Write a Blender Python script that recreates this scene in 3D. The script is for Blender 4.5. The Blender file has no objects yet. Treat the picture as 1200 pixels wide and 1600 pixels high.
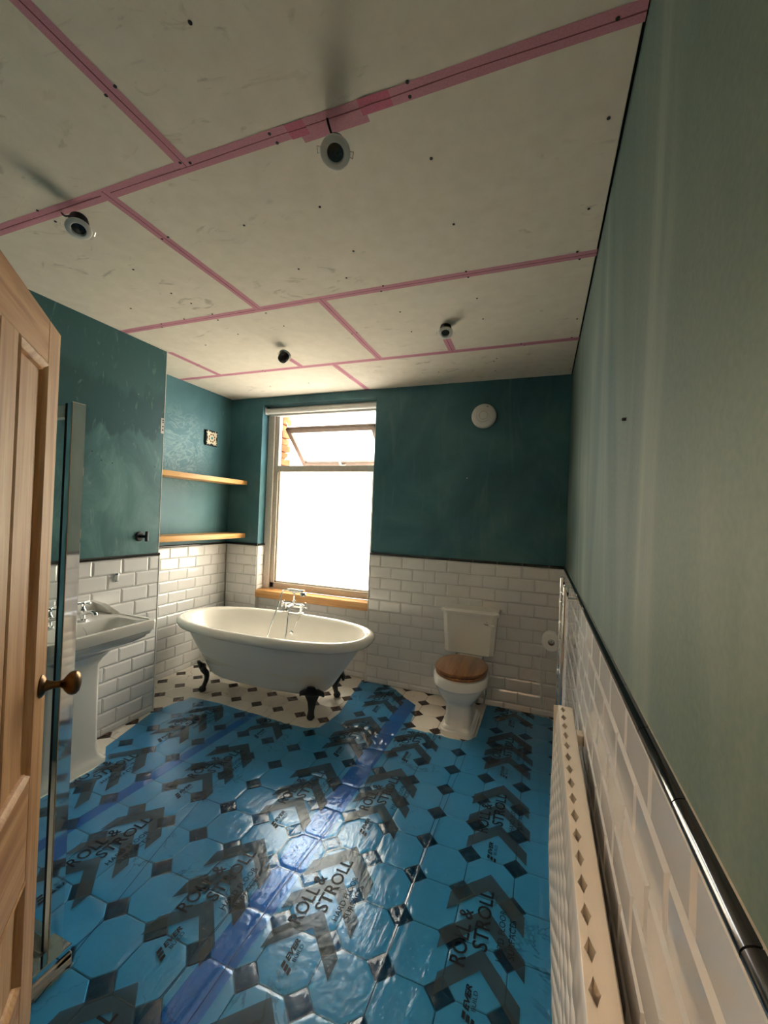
import bpy, bmesh, math, random
from mathutils import Vector, Matrix, noise as mnoise
random.seed(7)
D = bpy.data
SC = bpy.context.scene
COL = SC.collection
PI = math.pi

# ------------------------------------------------------------------ camera, world, exposure
cam_d = D.cameras.new('camera')
cam = D.objects.new('camera', cam_d)
COL.objects.link(cam)
SC.camera = cam
CAM = Vector((-0.1798, -3.4043, 1.4738))
yaw, pitch, roll, FPX = 0.363, 0.0069, 0.0394, 649.27
fwd = Vector((-math.sin(yaw) * math.cos(pitch), math.cos(yaw) * math.cos(pitch), math.sin(pitch)))
rgt = Vector((math.cos(yaw), math.sin(yaw), 0))
upv = rgt.cross(fwd)
r2 = rgt * math.cos(roll) + upv * math.sin(roll)
u2 = -rgt * math.sin(roll) + upv * math.cos(roll)
M = Matrix((r2, u2, -fwd)).transposed().to_4x4()
M.translation = CAM
cam.matrix_world = M
cam_d.sensor_fit = 'VERTICAL'
cam_d.sensor_height = 32.0
cam_d.lens = FPX / 1600 * 32.0
cam_d.clip_start = 0.02

world = D.worlds.new('world')
SC.world = world
world.use_nodes = True
bg = world.node_tree.nodes['Background']
bg.inputs['Color'].default_value = (1.0, 0.985, 0.97, 1)
bg.inputs['Strength'].default_value = 8.5

portal_d = D.lights.new('window_portal', 'AREA')
portal_d.shape = 'RECTANGLE'
portal_d.size, portal_d.size_y = 1.16, 1.80
portal_d.cycles.is_portal = True
portal = D.objects.new('window_portal', portal_d)
COL.objects.link(portal)
portal.location = (-2.2, 0.17, 1.58)
portal.rotation_euler = (-PI / 2, 0, 0)

SC.view_settings.view_transform = 'Standard'
SC.view_settings.look = 'None'
SC.view_settings.gamma = 1.0
SC.view_settings.use_curve_mapping = False
SC.view_settings.exposure = 1.15

# ------------------------------------------------------------------ materials
def srgb(r, g, b):
    def f(c):
        c /= 255.0
        return c / 12.92 if c <= 0.04045 else ((c + 0.055) / 1.055) ** 2.4
    return (f(r), f(g), f(b), 1)

class NT:
    def __init__(s, name):
        s.m = D.materials.new(name)
        s.m.use_nodes = True
        s.t = s.m.node_tree
        s.n = s.t.nodes
        s.bsdf = s.n['Principled BSDF']
        s.out = s.n['Material Output']
    def node(s, typ, **kw):
        nd = s.n.new(typ)
        for k, v in kw.items():
            setattr(nd, k, v)
        return nd
    def link(s, a, b):
        s.t.links.new(a, b)
    def pos(s, scale=(1, 1, 1), obj=False):
        if obj:
            src = s.node('ShaderNodeTexCoord').outputs['Object']
        else:
            src = s.node('ShaderNodeNewGeometry').outputs['Position']
        mp = s.node('ShaderNodeMapping')
        mp.inputs['Scale'].default_value = scale
        s.link(src, mp.inputs['Vector'])
        return mp.outputs['Vector']
    def noise(s, vec, scale, detail=4, rough=0.55, dist=0.0):
        nd = s.node('ShaderNodeTexNoise')
        nd.inputs['Scale'].default_value = scale
        nd.inputs['Detail'].default_value = detail
        nd.inputs['Roughness'].default_value = rough
        nd.inputs['Distortion'].default_value = dist
        s.link(vec, nd.inputs['Vector'])
        return nd.outputs['Fac']
    def ramp(s, fac, stops):
        nd = s.node('ShaderNodeValToRGB')
        els = nd.color_ramp.elements
        while len(els) < len(stops):
            els.new(0.5)
        for e, (p, c) in zip(els, stops):
            e.position = p
            e.color = c if len(c) == 4 else (*c, 1)
        s.link(fac, nd.inputs['Fac'])
        return nd.outputs['Color']
    def mix(s, fac, a, b, blend='MIX'):
        nd = s.node('ShaderNodeMix', data_type='RGBA', blend_type=blend)
        if isinstance(fac, (int, float)):
            nd.inputs[0].default_value = fac
        else:
            s.link(fac, nd.inputs[0])
        for v, i in ((a, 6), (b, 7)):
            if isinstance(v, tuple):
                nd.inputs[i].default_value = v if len(v) == 4 else (*v, 1)
            else:
                s.link(v, nd.inputs[i])
        return nd.outputs[2]
    def bump(s, h, strength=0.3, dist=0.002):
        nd = s.node('ShaderNodeBump')
        nd.inputs['Strength'].default_value = strength
        nd.inputs['Distance'].default_value = dist
        s.link(h, nd.inputs['Height'])
        s.link(nd.outputs['Normal'], s.bsdf.inputs['Normal'])
        return nd.outputs['Normal']
    def set(s, color=None, rough=None, metal=None, spec=None, coat=None):
        b = s.bsdf.inputs
        if color is not None:
            if isinstance(color, tuple):
                b['Base Color'].default_value = color
            else:
                s.link(color, b['Base Color'])
        if rough is not None:
            if isinstance(rough, (int, float)):
                b['Roughness'].default_value = rough
            else:
                s.link(rough, b['Roughness'])
        if metal is not None:
            b['Metallic'].default_value = metal
        if spec is not None:
            b['Specular IOR Level'].default_value = spec
        if coat is not None:
            b['Coat Weight'].default_value = coat
            b['Coat Roughness'].default_value = 0.03
        return s.m

MAT = {}
def G(v):
    return (v, v, v, 1)

def plain(name, c, rough=0.4, metal=0.0, var=0.12, scale=30, coat=None, spec=None, bump=0.0):
    t = NT(name)
    f = t.noise(t.pos(), scale, 4)
    dark = tuple(x * (1 - var) for x in c[:3]) + (1,)
    lite = tuple(min(1, x * (1 + var)) for x in c[:3]) + (1,)
    t.set(t.ramp(f, [(0.3, dark), (0.7, lite)]), rough, metal, spec, coat)
    if bump:
        t.bump(f, bump, 0.002)
    MAT[name] = t.m
    return t.m

def teal_paint(key, swirl=False):
    t = NT('teal_paint' if not swirl else 'swirled_teal_paint')
    p = t.pos()
    f1 = t.noise(p, 1.6, 5, 0.6, 0.6)
    base = t.ramp(f1, [(0.34, srgb(60, 100, 110)), (0.5, srgb(70, 113, 122)), (0.68, srgb(84, 128, 134))])
    pv = t.pos((9, 9, 1.2))
    f2 = t.noise(pv, 1.0, 6, 0.65, 0.8)
    streak = t.ramp(f2, [(0.55, G(0)), (0.78, G(0.45))])
    c = t.mix(streak, base, srgb(112, 146, 140))
    pc = t.pos((26, 26, 3.0))
    f3 = t.noise(pc, 1.7, 3, 0.5, 0.3)
    chip = t.ramp(f3, [(0.765, G(0)), (0.80, G(0.8))])
    c = t.mix(chip, c, srgb(176, 190, 182))
    if swirl:
        # pale filler swirls above the upper shelf
        d = t.node('ShaderNodeVectorMath', operation='DISTANCE')
        t.link(p, d.inputs[0])
        d.inputs[1].default_value = (XA_, -0.62, 1.99)
        near = t.node('ShaderNodeMapRange')
        near.inputs['From Min'].default_value = 0.42
        near.inputs['From Max'].default_value = 0.16
        t.link(d.outputs['Value'], near.inputs['Value'])
        sw = t.ramp(t.noise(t.pos((1, 4.5, 6)), 1.0, 5, 0.6, 1.8), [(0.44, G(0)), (0.50, G(0.5)), (0.53, G(0.08)), (0.60, G(0.12)), (0.66, G(0.5))])
        mm = t.node('ShaderNodeMath', operation='MULTIPLY')
        t.link(sw, mm.inputs[0])
        t.link(near.outputs[0], mm.inputs[1])
        c = t.mix(mm.outputs[0], c, srgb(150, 182, 174))
    t.set(c, t.ramp(f2, [(0.3, G(0.38)), (0.7, G(0.6))]), 0, 0.35)
    t.bump(t.noise(p, 60, 4), 0.12, 0.003)
    MAT[key] = t.m
XA_ = -3.177
teal_paint('teal')
teal_paint('teal_swirl', True)

def chalky_paint():
    # right wall: same paint, sanded and skimmed in long vertical swipes
    t = NT('sanded_teal_paint')
    p = t.pos()
    f1 = t.noise(t.pos((2.6, 2.6, 0.55)), 1.0, 5, 0.6, 0.5)
    base = t.ramp(f1, [(0.30, srgb(72, 98, 96)), (0.47, srgb(98, 119, 113)), (0.53, srgb(102, 122, 115)), (0.7, srgb(136, 148, 139))])
    f3 = t.noise(t.pos((30, 30, 3.2)), 1.0, 3, 0.5, 0.2)
    chip = t.ramp(f3, [(0.74, G(0)), (0.79, G(0.7))])
    c = t.mix(chip, base, srgb(190, 200, 190))
    f4 = t.noise(p, 90, 3)
    c = t.mix(t.ramp(f4, [(0.35, G(0.0)), (0.7, G(0.16))]), c, srgb(150, 160, 140))
    t.set(c, 0.55, 0, 0.3)
    t.bump(f4, 0.15, 0.003)
    MAT['chalk'] = t.m
chalky_paint()

def patched_paint():
    # chimney breast: dark band of old paint with pale filler swipes
    t = NT('patched_teal_paint')
    p = t.pos()
    f1 = t.noise(t.pos((3, 3, 2)), 1.0, 6, 0.65, 1.0)
    mott = t.ramp(f1, [(0.36, srgb(52, 94, 98)), (0.5, srgb(66, 110, 112)), (0.72, srgb(100, 142, 140))])
    sep = t.node('ShaderNodeSeparateXYZ')
    t.link(p, sep.inputs[0])
    wob = t.node('ShaderNodeMath', operation='MULTIPLY_ADD')
    t.link(t.noise(t.pos((6, 6, 2.5)), 1.0, 5, 0.6, 0.6), wob.inputs[0])
    wob.inputs[1].default_value = 0.55
    t.link(sep.outputs['Z'], wob.inputs[2])
    mr = t.node('ShaderNodeMapRange')
    mr.inputs['From Min'].default_value = 2.20
    mr.inputs['From Max'].default_value = 2.24
    t.link(wob.outputs[0], mr.inputs['Value'])
    mr2 = t.node('ShaderNodeMapRange')
    mr2.inputs['From Min'].default_value = 2.50
    mr2.inputs['From Max'].default_value = 2.58
    t.link(wob.outputs[0], mr2.inputs['Value'])
    base = t.mix(mr.outputs[0], mott, srgb(40, 82, 84))
    base = t.mix(mr2.outputs[0], base, srgb(54, 96, 98))
    f3 = t.noise(t.pos((14, 14, 5)), 1.0, 5, 0.6, 2.2)
    sw = t.ramp(f3, [(0.60, G(0)), (0.72, G(0.5))])
    c = t.mix(sw, base, srgb(120, 156, 150))
    f4 = t.noise(p, 22, 3, 0.5, 0.8)
    c = t.mix(t.ramp(f4, [(0.74, G(0)), (0.78, G(0.6))]), c, srgb(176, 190, 184))
    t.set(c, 0.42, 0, 0.4)
    t.bump(f4, 0.1, 0.003)
    MAT['patched'] = t.m
patched_paint()

def plasterboard():
    t = NT('plasterboard')
    p = t.pos()
    f = t.noise(p, 14, 6, 0.6)
    base = t.ramp(f, [(0.3, srgb(218, 210, 196)), (0.7, srgb(228, 220, 207))])
    f2 = t.noise(t.pos((1, 2.2, 1)), 5.0, 4, 0.6, 1.5)
    f2b = t.noise(p, 1.3, 2)
    sm = t.node('ShaderNodeMath', operation='MULTIPLY')
    t.link(t.ramp(f2, [(0.60, G(0)), (0.70, G(0.5))]), sm.inputs[0])
    t.link(t.ramp(f2b, [(0.48, G(0)), (0.60, G(1))]), sm.inputs[1])
    c = t.mix(sm.outputs[0], base, srgb(150, 142, 128))
    t.set(c, 0.9, 0, 0.15)
    MAT['board'] = t.m
plasterboard()

def wall_tile():
    t = NT('white_glazed_tile')
    p = t.pos()
    f = t.noise(p, 3, 3)
    t.set(t.ramp(f, [(0.3, srgb(222, 220, 218)), (0.7, srgb(232, 230, 228))]), 0.08, 0, 0.5, 0.3)
    t.bump(t.noise(p, 14, 2), 0.05, 0.004)
    MAT['tile'] = t.m
wall_tile()
plain('grout', srgb(172, 168, 160), 0.9, var=0.1, scale=80)
plain('floor_grout', srgb(118, 106, 94), 0.9, var=0.15, scale=60)
plain('blacktile', (0.012, 0.011, 0.011, 1), 0.10, var=0.2, coat=0.5)
def marble():
    t = NT('marble_octagon_tile')
    p = t.pos()
    f1 = t.noise(p, 2.2, 4)
    base = t.ramp(f1, [(0.3, srgb(224, 215, 203)), (0.7, srgb(240, 233, 222))])
    n = t.noise(p, 3.6, 6, 0.55, 1.0)
    vein = t.ramp(n, [(0.487, G(0)), (0.499, G(0.6)), (0.502, G(0.6)), (0.515, G(0))])
    msk = t.noise(p, 3.1, 2)
    mm = t.node('ShaderNodeMath', operation='MULTIPLY')
    t.link(vein, mm.inputs[0])
    t.link(t.ramp(msk, [(0.53, G(0)), (0.62, G(1))]), mm.inputs[1])
    t.set(t.mix(mm.outputs[0], base, srgb(120, 104, 84)), 0.22, 0, 0.45)
    MAT['marble'] = t.m
marble()
def slate():
    t = NT('dark_dot_tile')
    p = t.pos()
    n = t.noise(p, 16, 6, 0.6, 1.2)
    c = t.ramp(n, [(0.3, srgb(48, 34, 28)), (0.55, srgb(66, 50, 42)), (0.66, srgb(112, 88, 72))])
    t.set(c, 0.25, 0, 0.45)
    MAT['slate'] = t.m
slate()

def wood(name, c1, c2, c3, axis=2, rough=0.5, scale=1.0, obj=True, coat=None):
    t = NT(name)
    s = [22 * scale] * 3
    s[axis] = 1.3 * scale
    p = t.pos(tuple(s), obj=obj)
    f = t.noise(p, 1.0, 6, 0.62, 0.6)
    c = t.ramp(f, [(0.3, c1), (0.5, c2), (0.72, c3)])
    s2 = [130 * scale] * 3
    s2[axis] = 5 * scale
    f2 = t.noise(t.pos(tuple(s2), obj=obj), 1.0, 3)
    c = t.mix(t.ramp(f2, [(0.45, G(0)), (0.75, G(0.35))]), c, c1)
    kn = t.noise(t.pos((5, 5, 3), obj=obj), 1.0, 2)
    c = t.mix(t.ramp(kn, [(0.70, G(0)), (0.76, G(0.5))]), c, tuple(x * 0.5 for x in c1[:3]) + (1,))
    t.set(c, rough, 0, 0.35, coat)
    t.bump(f2, 0.08, 0.002)
    MAT[name] = t.m
pa, pb, pc_ = srgb(164, 114, 68), srgb(202, 152, 102), srgb(220, 180, 132)
wood('pine_upright', pa, pb, pc_, 2, 0.5)
wood('pine_across', pa, pb, pc_, 0, 0.5)
wood('oak_y', srgb(186, 134, 74), srgb(214, 164, 102), srgb(228, 184, 124), 1, 0.4, obj=False)
wood('oak_x', srgb(176, 120, 62), srgb(206, 152, 92), srgb(222, 174, 116), 0, 0.4, obj=False)
wood('seat_wood', srgb(104, 66, 38), srgb(138, 92, 56), srgb(164, 116, 76), 1, 0.28, obj=False, coat=0.4)
plain('porcelain', srgb(236, 233, 226), 0.07, var=0.02, scale=4, coat=0.4)
plain('acrylic', srgb(238, 234, 226), 0.10, var=0.02, scale=3, coat=0.3)
plain('bath_outside', srgb(228, 228, 226), 0.32, var=0.02, scale=3)
plain('iron', (0.008, 0.008, 0.008, 1), 0.45, var=0.3, scale=60, bump=0.3)
plain('black_plastic', (0.012, 0.012, 0.013, 1), 0.35, var=0.2)
plain('chrome', (0.86, 0.86, 0.87, 1), 0.05, 1.0, var=0.02)
plain('brass', srgb(112, 84, 54), 0.32, 1.0, var=0.35, scale=40)
plain('white_gloss', srgb(232, 228, 222), 0.25, var=0.02)
plain('white_plastic', srgb(226, 224, 220), 0.35, var=0.03)
plain('old_white', srgb(206, 196, 184), 0.5, var=0.08, scale=50)
plain('radiator_white', srgb(236, 224, 208), 0.22, var=0.03, scale=10)
plain('paper', srgb(238, 236, 232), 0.85, var=0.03, scale=100, bump=0.1)
plain('dark', (0.006, 0.006, 0.006, 1), 0.7, var=0.3)
plain('lens_glass', (0.05, 0.055, 0.05, 1), 0.08, 0.3, var=0.4, scale=120)
plain('tray', srgb(214, 204, 190), 0.3, var=0.05, scale=12)
plain('brickwork', srgb(150, 92, 48), 0.9, var=0.25, scale=25)
plain('render_pale', srgb(236, 228, 210), 0.9, var=0.05, scale=3)
plain('roof_tile', srgb(150, 140, 130), 0.9, var=0.2, scale=5)
plain('sash_wood', srgb(112, 92, 76), 0.6, var=0.12, scale=40)  # shade painted in: sash darkened to show against the bright sky
plain('far_glass', srgb(150, 156, 160), 0.1, var=0.1)
plain('tape_pink2', srgb(198, 104, 134), 0.8, var=0.1, scale=200)
plain('tape_crease', srgb(124, 66, 80), 0.8, var=0.15, scale=90)
plain('hall_paint', srgb(226, 212, 190), 0.8, var=0.03)
plain('filler', srgb(206, 204, 196), 0.9, var=0.1, scale=60)

def tape():
    t = NT('pink_scrim_tape')
    f = t.noise(t.pos(), 260, 2)
    t.set(t.ramp(f, [(0.3, srgb(204, 140, 158)), (0.7, srgb(216, 154, 172))]), 0.85, 0, 0.2)
    tr = t.node('ShaderNodeBsdfTransparent')
    mx = t.node('ShaderNodeMixShader')
    mx.inputs[0].default_value = 0.12
    t.link(t.bsdf.outputs[0], mx.inputs[1])
    t.link(tr.outputs[0], mx.inputs[2])
    t.link(mx.outputs[0], t.out.inputs['Surface'])
    MAT['tape'] = t.m
tape()

def see_through(name, tint, gloss=1.0, rough=0.0, diff=None, diff_fac=0.0, ior=1.45, bump=None):
    t = NT(name)
    t.n.remove(t.bsdf)
    tr = t.node('ShaderNodeBsdfTransparent')
    tr.inputs[0].default_value = tint
    sh = tr.outputs[0]
    if diff_fac:
        df = t.node('ShaderNodeBsdfTranslucent' if name.startswith('frosted') else 'ShaderNodeBsdfDiffuse')
        df.inputs[0].default_value = diff
        mx = t.node('ShaderNodeMixShader')
        mx.inputs[0].default_value = diff_fac
        t.link(sh, mx.inputs[1])
        t.link(df.outputs[0], mx.inputs[2])
        sh = mx.outputs[0]
    gl = t.node('ShaderNodeBsdfGlossy')
    gl.inputs['Roughness'].default_value = rough
    fr = t.node('ShaderNodeFresnel')
    fr.inputs['IOR'].default_value = ior
    if bump:
        p = t.pos()
        n1 = t.noise(p, bump[0], 5, 0.65, 0.6)
        n2 = t.noise(t.pos((3.0, 0.9, 1)), bump[1], 4, 0.6, 1.2)
        ad = t.node('ShaderNodeMath', operation='MULTIPLY_ADD')
        t.link(n2, ad.inputs[0])
        ad.inputs[1].default_value = 2.0
        t.link(n1, ad.inputs[2])
        spk = t.ramp(t.noise(p, 85, 2, 0.5), [(0.64, G(0)), (0.72, G(0.7))])
        ad2 = t.node('ShaderNodeMath', operation='ADD')
        t.link(ad.outputs[0], ad2.inputs[0])
        t.link(spk, ad2.inputs[1])
        ad = ad2
        bp = t.node('ShaderNodeBump')
        bp.inputs['Strength'].default_value = bump[2]
        bp.inputs['Distance'].default_value = bump[3]
        t.link(ad.outputs[0], bp.inputs['Height'])
        t.link(bp.outputs[0], gl.inputs['Normal'])
        t.link(bp.outputs[0], fr.inputs['Normal'])
    # thin sheet: only the face turned to the viewer mirrors
    bf = t.node('ShaderNodeNewGeometry').outputs['Backfacing']
    k1 = t.node('ShaderNodeMath', operation='SUBTRACT')
    k1.inputs[0].default_value = gloss
    t.link(bf, k1.inputs[1])
    k2 = t.node('ShaderNodeMath', operation='MULTIPLY', use_clamp=True)
    t.link(fr.outputs[0], k2.inputs[0])
    t.link(k1.outputs[0], k2.inputs[1])
    mx = t.node('ShaderNodeMixShader')
    t.link(k2.outputs[0], mx.inputs[0])
    t.link(sh, mx.inputs[1])
    t.link(gl.outputs[0], mx.inputs[2])
    t.link(mx.outputs[0], t.out.inputs['Surface'])
    MAT[name] = t.m
see_through('clear_glass', (0.93, 0.96, 0.95, 1))
see_through('frosted_glass', (0.95, 0.93, 0.86, 1), 1, 0.3, (0.95, 0.92, 0.84, 1), 0.45)
see_through('blue_film', (0.225, 0.615, 0.92, 1), 1, 0.11, (0.02, 0.15, 0.40, 1), 0.08, 1.65, bump=(34, 8, 0.28, 0.004))
see_through('film_grey_print', (0.50, 0.54, 0.56, 1), 0.7, 0.12, (0.072, 0.11, 0.13, 1), 0.45, 1.5, bump=(34, 8, 0.22, 0.004))
plain('film_ink', (0.006, 0.008, 0.012, 1), 0.45, var=0.3, spec=0.2)

# ------------------------------------------------------------------ mesh helpers
def link(o, parent=None):
    COL.objects.link(o)
    if parent is not None:
        o.parent = parent
    return o

def tag(o, label=None, cat=None, group=None, kind=None):
    if label: o['label'] = label
    if cat: o['category'] = cat
    if group: o['group'] = group
    if kind: o['kind'] = kind
    return o

def empty(name, loc=(0, 0, 0), rz=0, label=None, cat=None, group=None, kind=None):
    o = D.objects.new(name, None)
    o.empty_display_size = 0.05
    o.location = loc
    o.rotation_euler = (0, 0, rz)
    link(o)
    return tag(o, label, cat, group, kind)

class MB:
    """collects geometry; build() makes one mesh object"""
    def __init__(s):
        s.v, s.f = [], []
    def add(s, vs, fs, mat=None):
        b = len(s.v)
        s.v += [tuple((mat @ Vector(v)) if mat else v) for v in vs]
        s.f += [tuple(i + b for i in f) for f in fs]
        return s
    def box(s, x0, x1, y0, y1, z0, z1, bev=0.0, seg=1, mat=None):
        if not bev:
            vs = [(x0, y0, z0), (x1, y0, z0), (x1, y1, z0), (x0, y1, z0), (x0, y0, z1), (x1, y0, z1), (x1, y1, z1), (x0, y1, z1)]
            return s.add(vs, [(3, 2, 1, 0), (4, 5, 6, 7), (0, 1, 5, 4), (1, 2, 6, 5), (2, 3, 7, 6), (3, 0, 4, 7)], mat)
        bm = bmesh.new()
        bmesh.ops.create_cube(bm, size=1)
        for v in bm.verts:
            v.co = Vector(((x0 + x1) / 2 + v.co.x * (x1 - x0), (y0 + y1) / 2 + v.co.y * (y1 - y0), (z0 + z1) / 2 + v.co.z * (z1 - z0)))
        bmesh.ops.bevel(bm, geom=list(bm.edges), offset=bev, segments=seg, affect='EDGES', profile=0.5)
        bm.verts.index_update()
        s.add([tuple(v.co) for v in bm.verts], [tuple(v.index for v in f.verts) for f in bm.faces], mat)
        bm.free()
        return s
    def loft(s, rings, cap0=True, cap1=True, mat=None):
        n = len(rings[0])
        vs = [p for r in rings for p in r]
        fs = []
        for i in range(len(rings) - 1):
            for j in range(n):
                k = (j + 1) % n
                fs.append((i * n + j, i * n + k, (i + 1) * n + k, (i + 1) * n + j))
        if cap0: fs.append(tuple(range(n - 1, -1, -1)))
        if cap1: fs.append(tuple((len(rings) - 1) * n + j for j in range(n)))
        return s.add(vs, fs, mat)
    def lathe(s, prof, n=24, mat=None, cap0=True, cap1=True):
        rings = [[(r * math.cos(2 * PI * j / n), r * math.sin(2 * PI * j / n), z) for j in range(n)] for r, z in prof]
        return s.loft(rings, cap0, cap1, mat)
    def tube(s, pts, rad, n=10, mat=None):
        pts = [Vector(p) for p in pts]
        rads = rad if isinstance(rad, (list, tuple)) else [rad] * len(pts)
        rings = []
        up = None
        for i, p in enumerate(pts):
            d = (pts[min(i + 1, len(pts) - 1)] - pts[max(i - 1, 0)]).normalized()
            if up is None:
                up = Vector((0, 0, 1)) if abs(d.z) < 0.9 else Vector((1, 0, 0))
            a = d.cross(up).normalized()
            up = a.cross(d).normalized()
            rings.append([tuple(p + rads[i] * (a * math.cos(2 * PI * j / n) + up * math.sin(2 * PI * j / n))) for j in range(n)])
        return s.loft(rings, True, True, mat)
    def prism(s, poly, h0, h1, mat=None):
        """polygon (x,y) extruded in z"""
        return s.loft([[(x, y, h0) for x, y in poly], [(x, y, h1) for x, y in poly]], True, True, mat)
    def mesh(s, name, m, smooth=None, recalc=True):
        me = D.meshes.new(name)
        me.from_pydata(s.v, [], s.f)
        me.materials.append(MAT[m] if isinstance(m, str) else m)
        bm = bmesh.new()
        bm.from_mesh(me)
        if recalc: bmesh.ops.recalc_face_normals(bm, faces=bm.faces)
        bm.to_mesh(me)
        bm.free()
        if smooth is not None:
            for p in me.polygons:
                p.use_smooth = True
            me.set_sharp_from_angle(angle=math.radians(smooth))
        me.update()
        return me
    def build(s, name, m, parent=None, smooth=None, loc=None, recalc=True):
        o = D.objects.new(name, s.mesh(name, m, smooth, recalc))
        if loc: o.location = loc
        return link(o, parent)

def T(x, y, z):
    return Matrix.Translation((x, y, z))
def RX(a): return Matrix.Rotation(a, 4, 'X')
def RY(a): return Matrix.Rotation(a, 4, 'Y')
def RZ(a): return Matrix.Rotation(a, 4, 'Z')
def ring(cx, cy, z, a, b, e=2.0, n=48):
    out = []
    for j in range(n):
        t = 2 * PI * j / n
        c, s_ = math.cos(t), math.sin(t)
        out.append((cx + a * math.copysign(abs(c) ** (2 / e), c), cy + b * math.copysign(abs(s_) ** (2 / e), s_), z))
    return out
def rects(name, m, parent, *boxes, bev=0.0, **kw):
    b = MB()
    for bx in boxes:
        b.box(*bx, bev=bev)
    return b.build(name, m, parent, **kw)
def struct(name, m, *boxes):
    return tag(rects(name, m, None, *boxes), kind='structure')
def spline(pts, n=8):
    pts = [Vector(p) for p in pts]
    out = []
    for i in range(len(pts) - 1):
        p0, p1, p2, p3 = pts[max(i - 1, 0)], pts[i], pts[i + 1], pts[min(i + 2, len(pts) - 1)]
        for k in range(n):
            t = k / n
            out.append(0.5 * ((2 * p1) + (p2 - p0) * t + (2 * p0 - 5 * p1 + 4 * p2 - p3) * t * t + (3 * p1 - p0 - 3 * p2 + p3) * t ** 3))
    out.append(pts[-1])
    return out

# ------------------------------------------------------------------ room dimensions
H = 2.588                      # ceiling
XC, YC = -2.748, -1.177        # chimney breast face and its far corner
XA = -3.177                    # alcove wall
WL, WR = -2.797, -1.585        # window recess
YD = -3.20                     # door wall
ZT, ZD = 1.118, 1.140          # top of tiles, top of black trim
PZ, PU = 0.0973, 0.195         # tile pitch
WT = 2.517                     # recess head
APR = 0.05                     # panel below the sill set back

floor = struct('floor', 'floor_grout', (-3.4, 0.35, -5.0, 0.25, -0.12, -0.003))
ceiling = struct('ceiling', 'dark', (-3.4, 0.35, -5.0, 0.35, H + 0.0125, H + 0.15))
wall_right = struct('wall_right', 'chalk', (0, 0.15, -5.0, 0.35, 0, H + 0.012))
wall_back = struct('wall_back', 'teal', (WR, 0.0, 0, 0.24, 0, H + 0.012), (XA - 0.15, WL, 0, 0.24, 0, H + 0.012),
                   (WL, WR, 0, 0.24, WT, H + 0.012), (WL, WR, APR, 0.24, 0, 0.612))
wall_left = struct('wall_left', 'teal_swirl', (XA - 0.15, XA, YC - 0.05, 0.0, 0, H + 0.012))
wall_chimney = struct('wall_chimney', 'patched', (XA - 0.15, XC, -3.4, YC, 0, H + 0.012))
wall_front = struct('wall_front', 'teal', (XC, -0.985, YD - 0.1, YD, 0, H + 0.012), (-0.985, 0, YD - 0.1, YD, 1.99, H + 0.012))
trim_1 = struct('trim_1', 'pine_upright', (-0.985, -0.955, YD - 0.1, YD + 0.002, 0, 1.99), (-0.955, 0, YD - 0.1, YD + 0.002, 1.96, 1.99))
wall_hall = struct('wall_hall', 'hall_paint', (-1.5, 0.0, -5.0, -4.9, 0, H + 0.012), (-1.6, -1.5, -5.0, YD - 0.1, 0, H + 0.012))

# ------------------------------------------------------------------ wall tiles
TILE_CACHE = {}
def tile_mesh(w, h):
    key = (round(w, 3), round(h, 3))
    if key not in TILE_CACHE:
        g = 0.0012
        w2, h2 = w / 2 - g, h / 2 - g
        bx, bz = min(0.0105, w2 * 0.6), min(0.0105, h2 * 0.6)
        rs = [[(-w2, -h2, 0), (w2, -h2, 0), (w2, h2, 0), (-w2, h2, 0)],
              [(-w2, -h2, 0.0035), (w2, -h2, 0.0035), (w2, h2, 0.0035), (-w2, h2, 0.0035)],
              [(-w2 + bx, -h2 + bz, 0.008), (w2 - bx, -h2 + bz, 0.008), (w2 - bx, h2 - bz, 0.008), (-w2 + bx, h2 - bz, 0.008)]]
        TILE_CACHE[key] = MB().loft(rs, False, True).mesh('wall_tile', 'tile')
    return TILE_CACHE[key]

TRIM_CACHE = {}
def trim_mesh(w):
    key = round(w, 3)
    if key not in TRIM_CACHE:
        r = (ZD - ZT) / 2
        prof = [(0.0, -r)] + [(0.002 + 0.0135 * math.cos(t), r * math.sin(t)) for t in [(-PI / 2 + PI * k / 10) for k in range(11)]] + [(0.0, r)]
        rs = [[(x, q[1], q[0]) for q in prof] for x in (-w / 2 + 0.0012, w / 2 - 0.0012)]
        TRIM_CACHE[key] = MB().loft(rs).mesh('black_trim_tile', 'blacktile', 40)
    return TRIM_CACHE[key]

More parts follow.
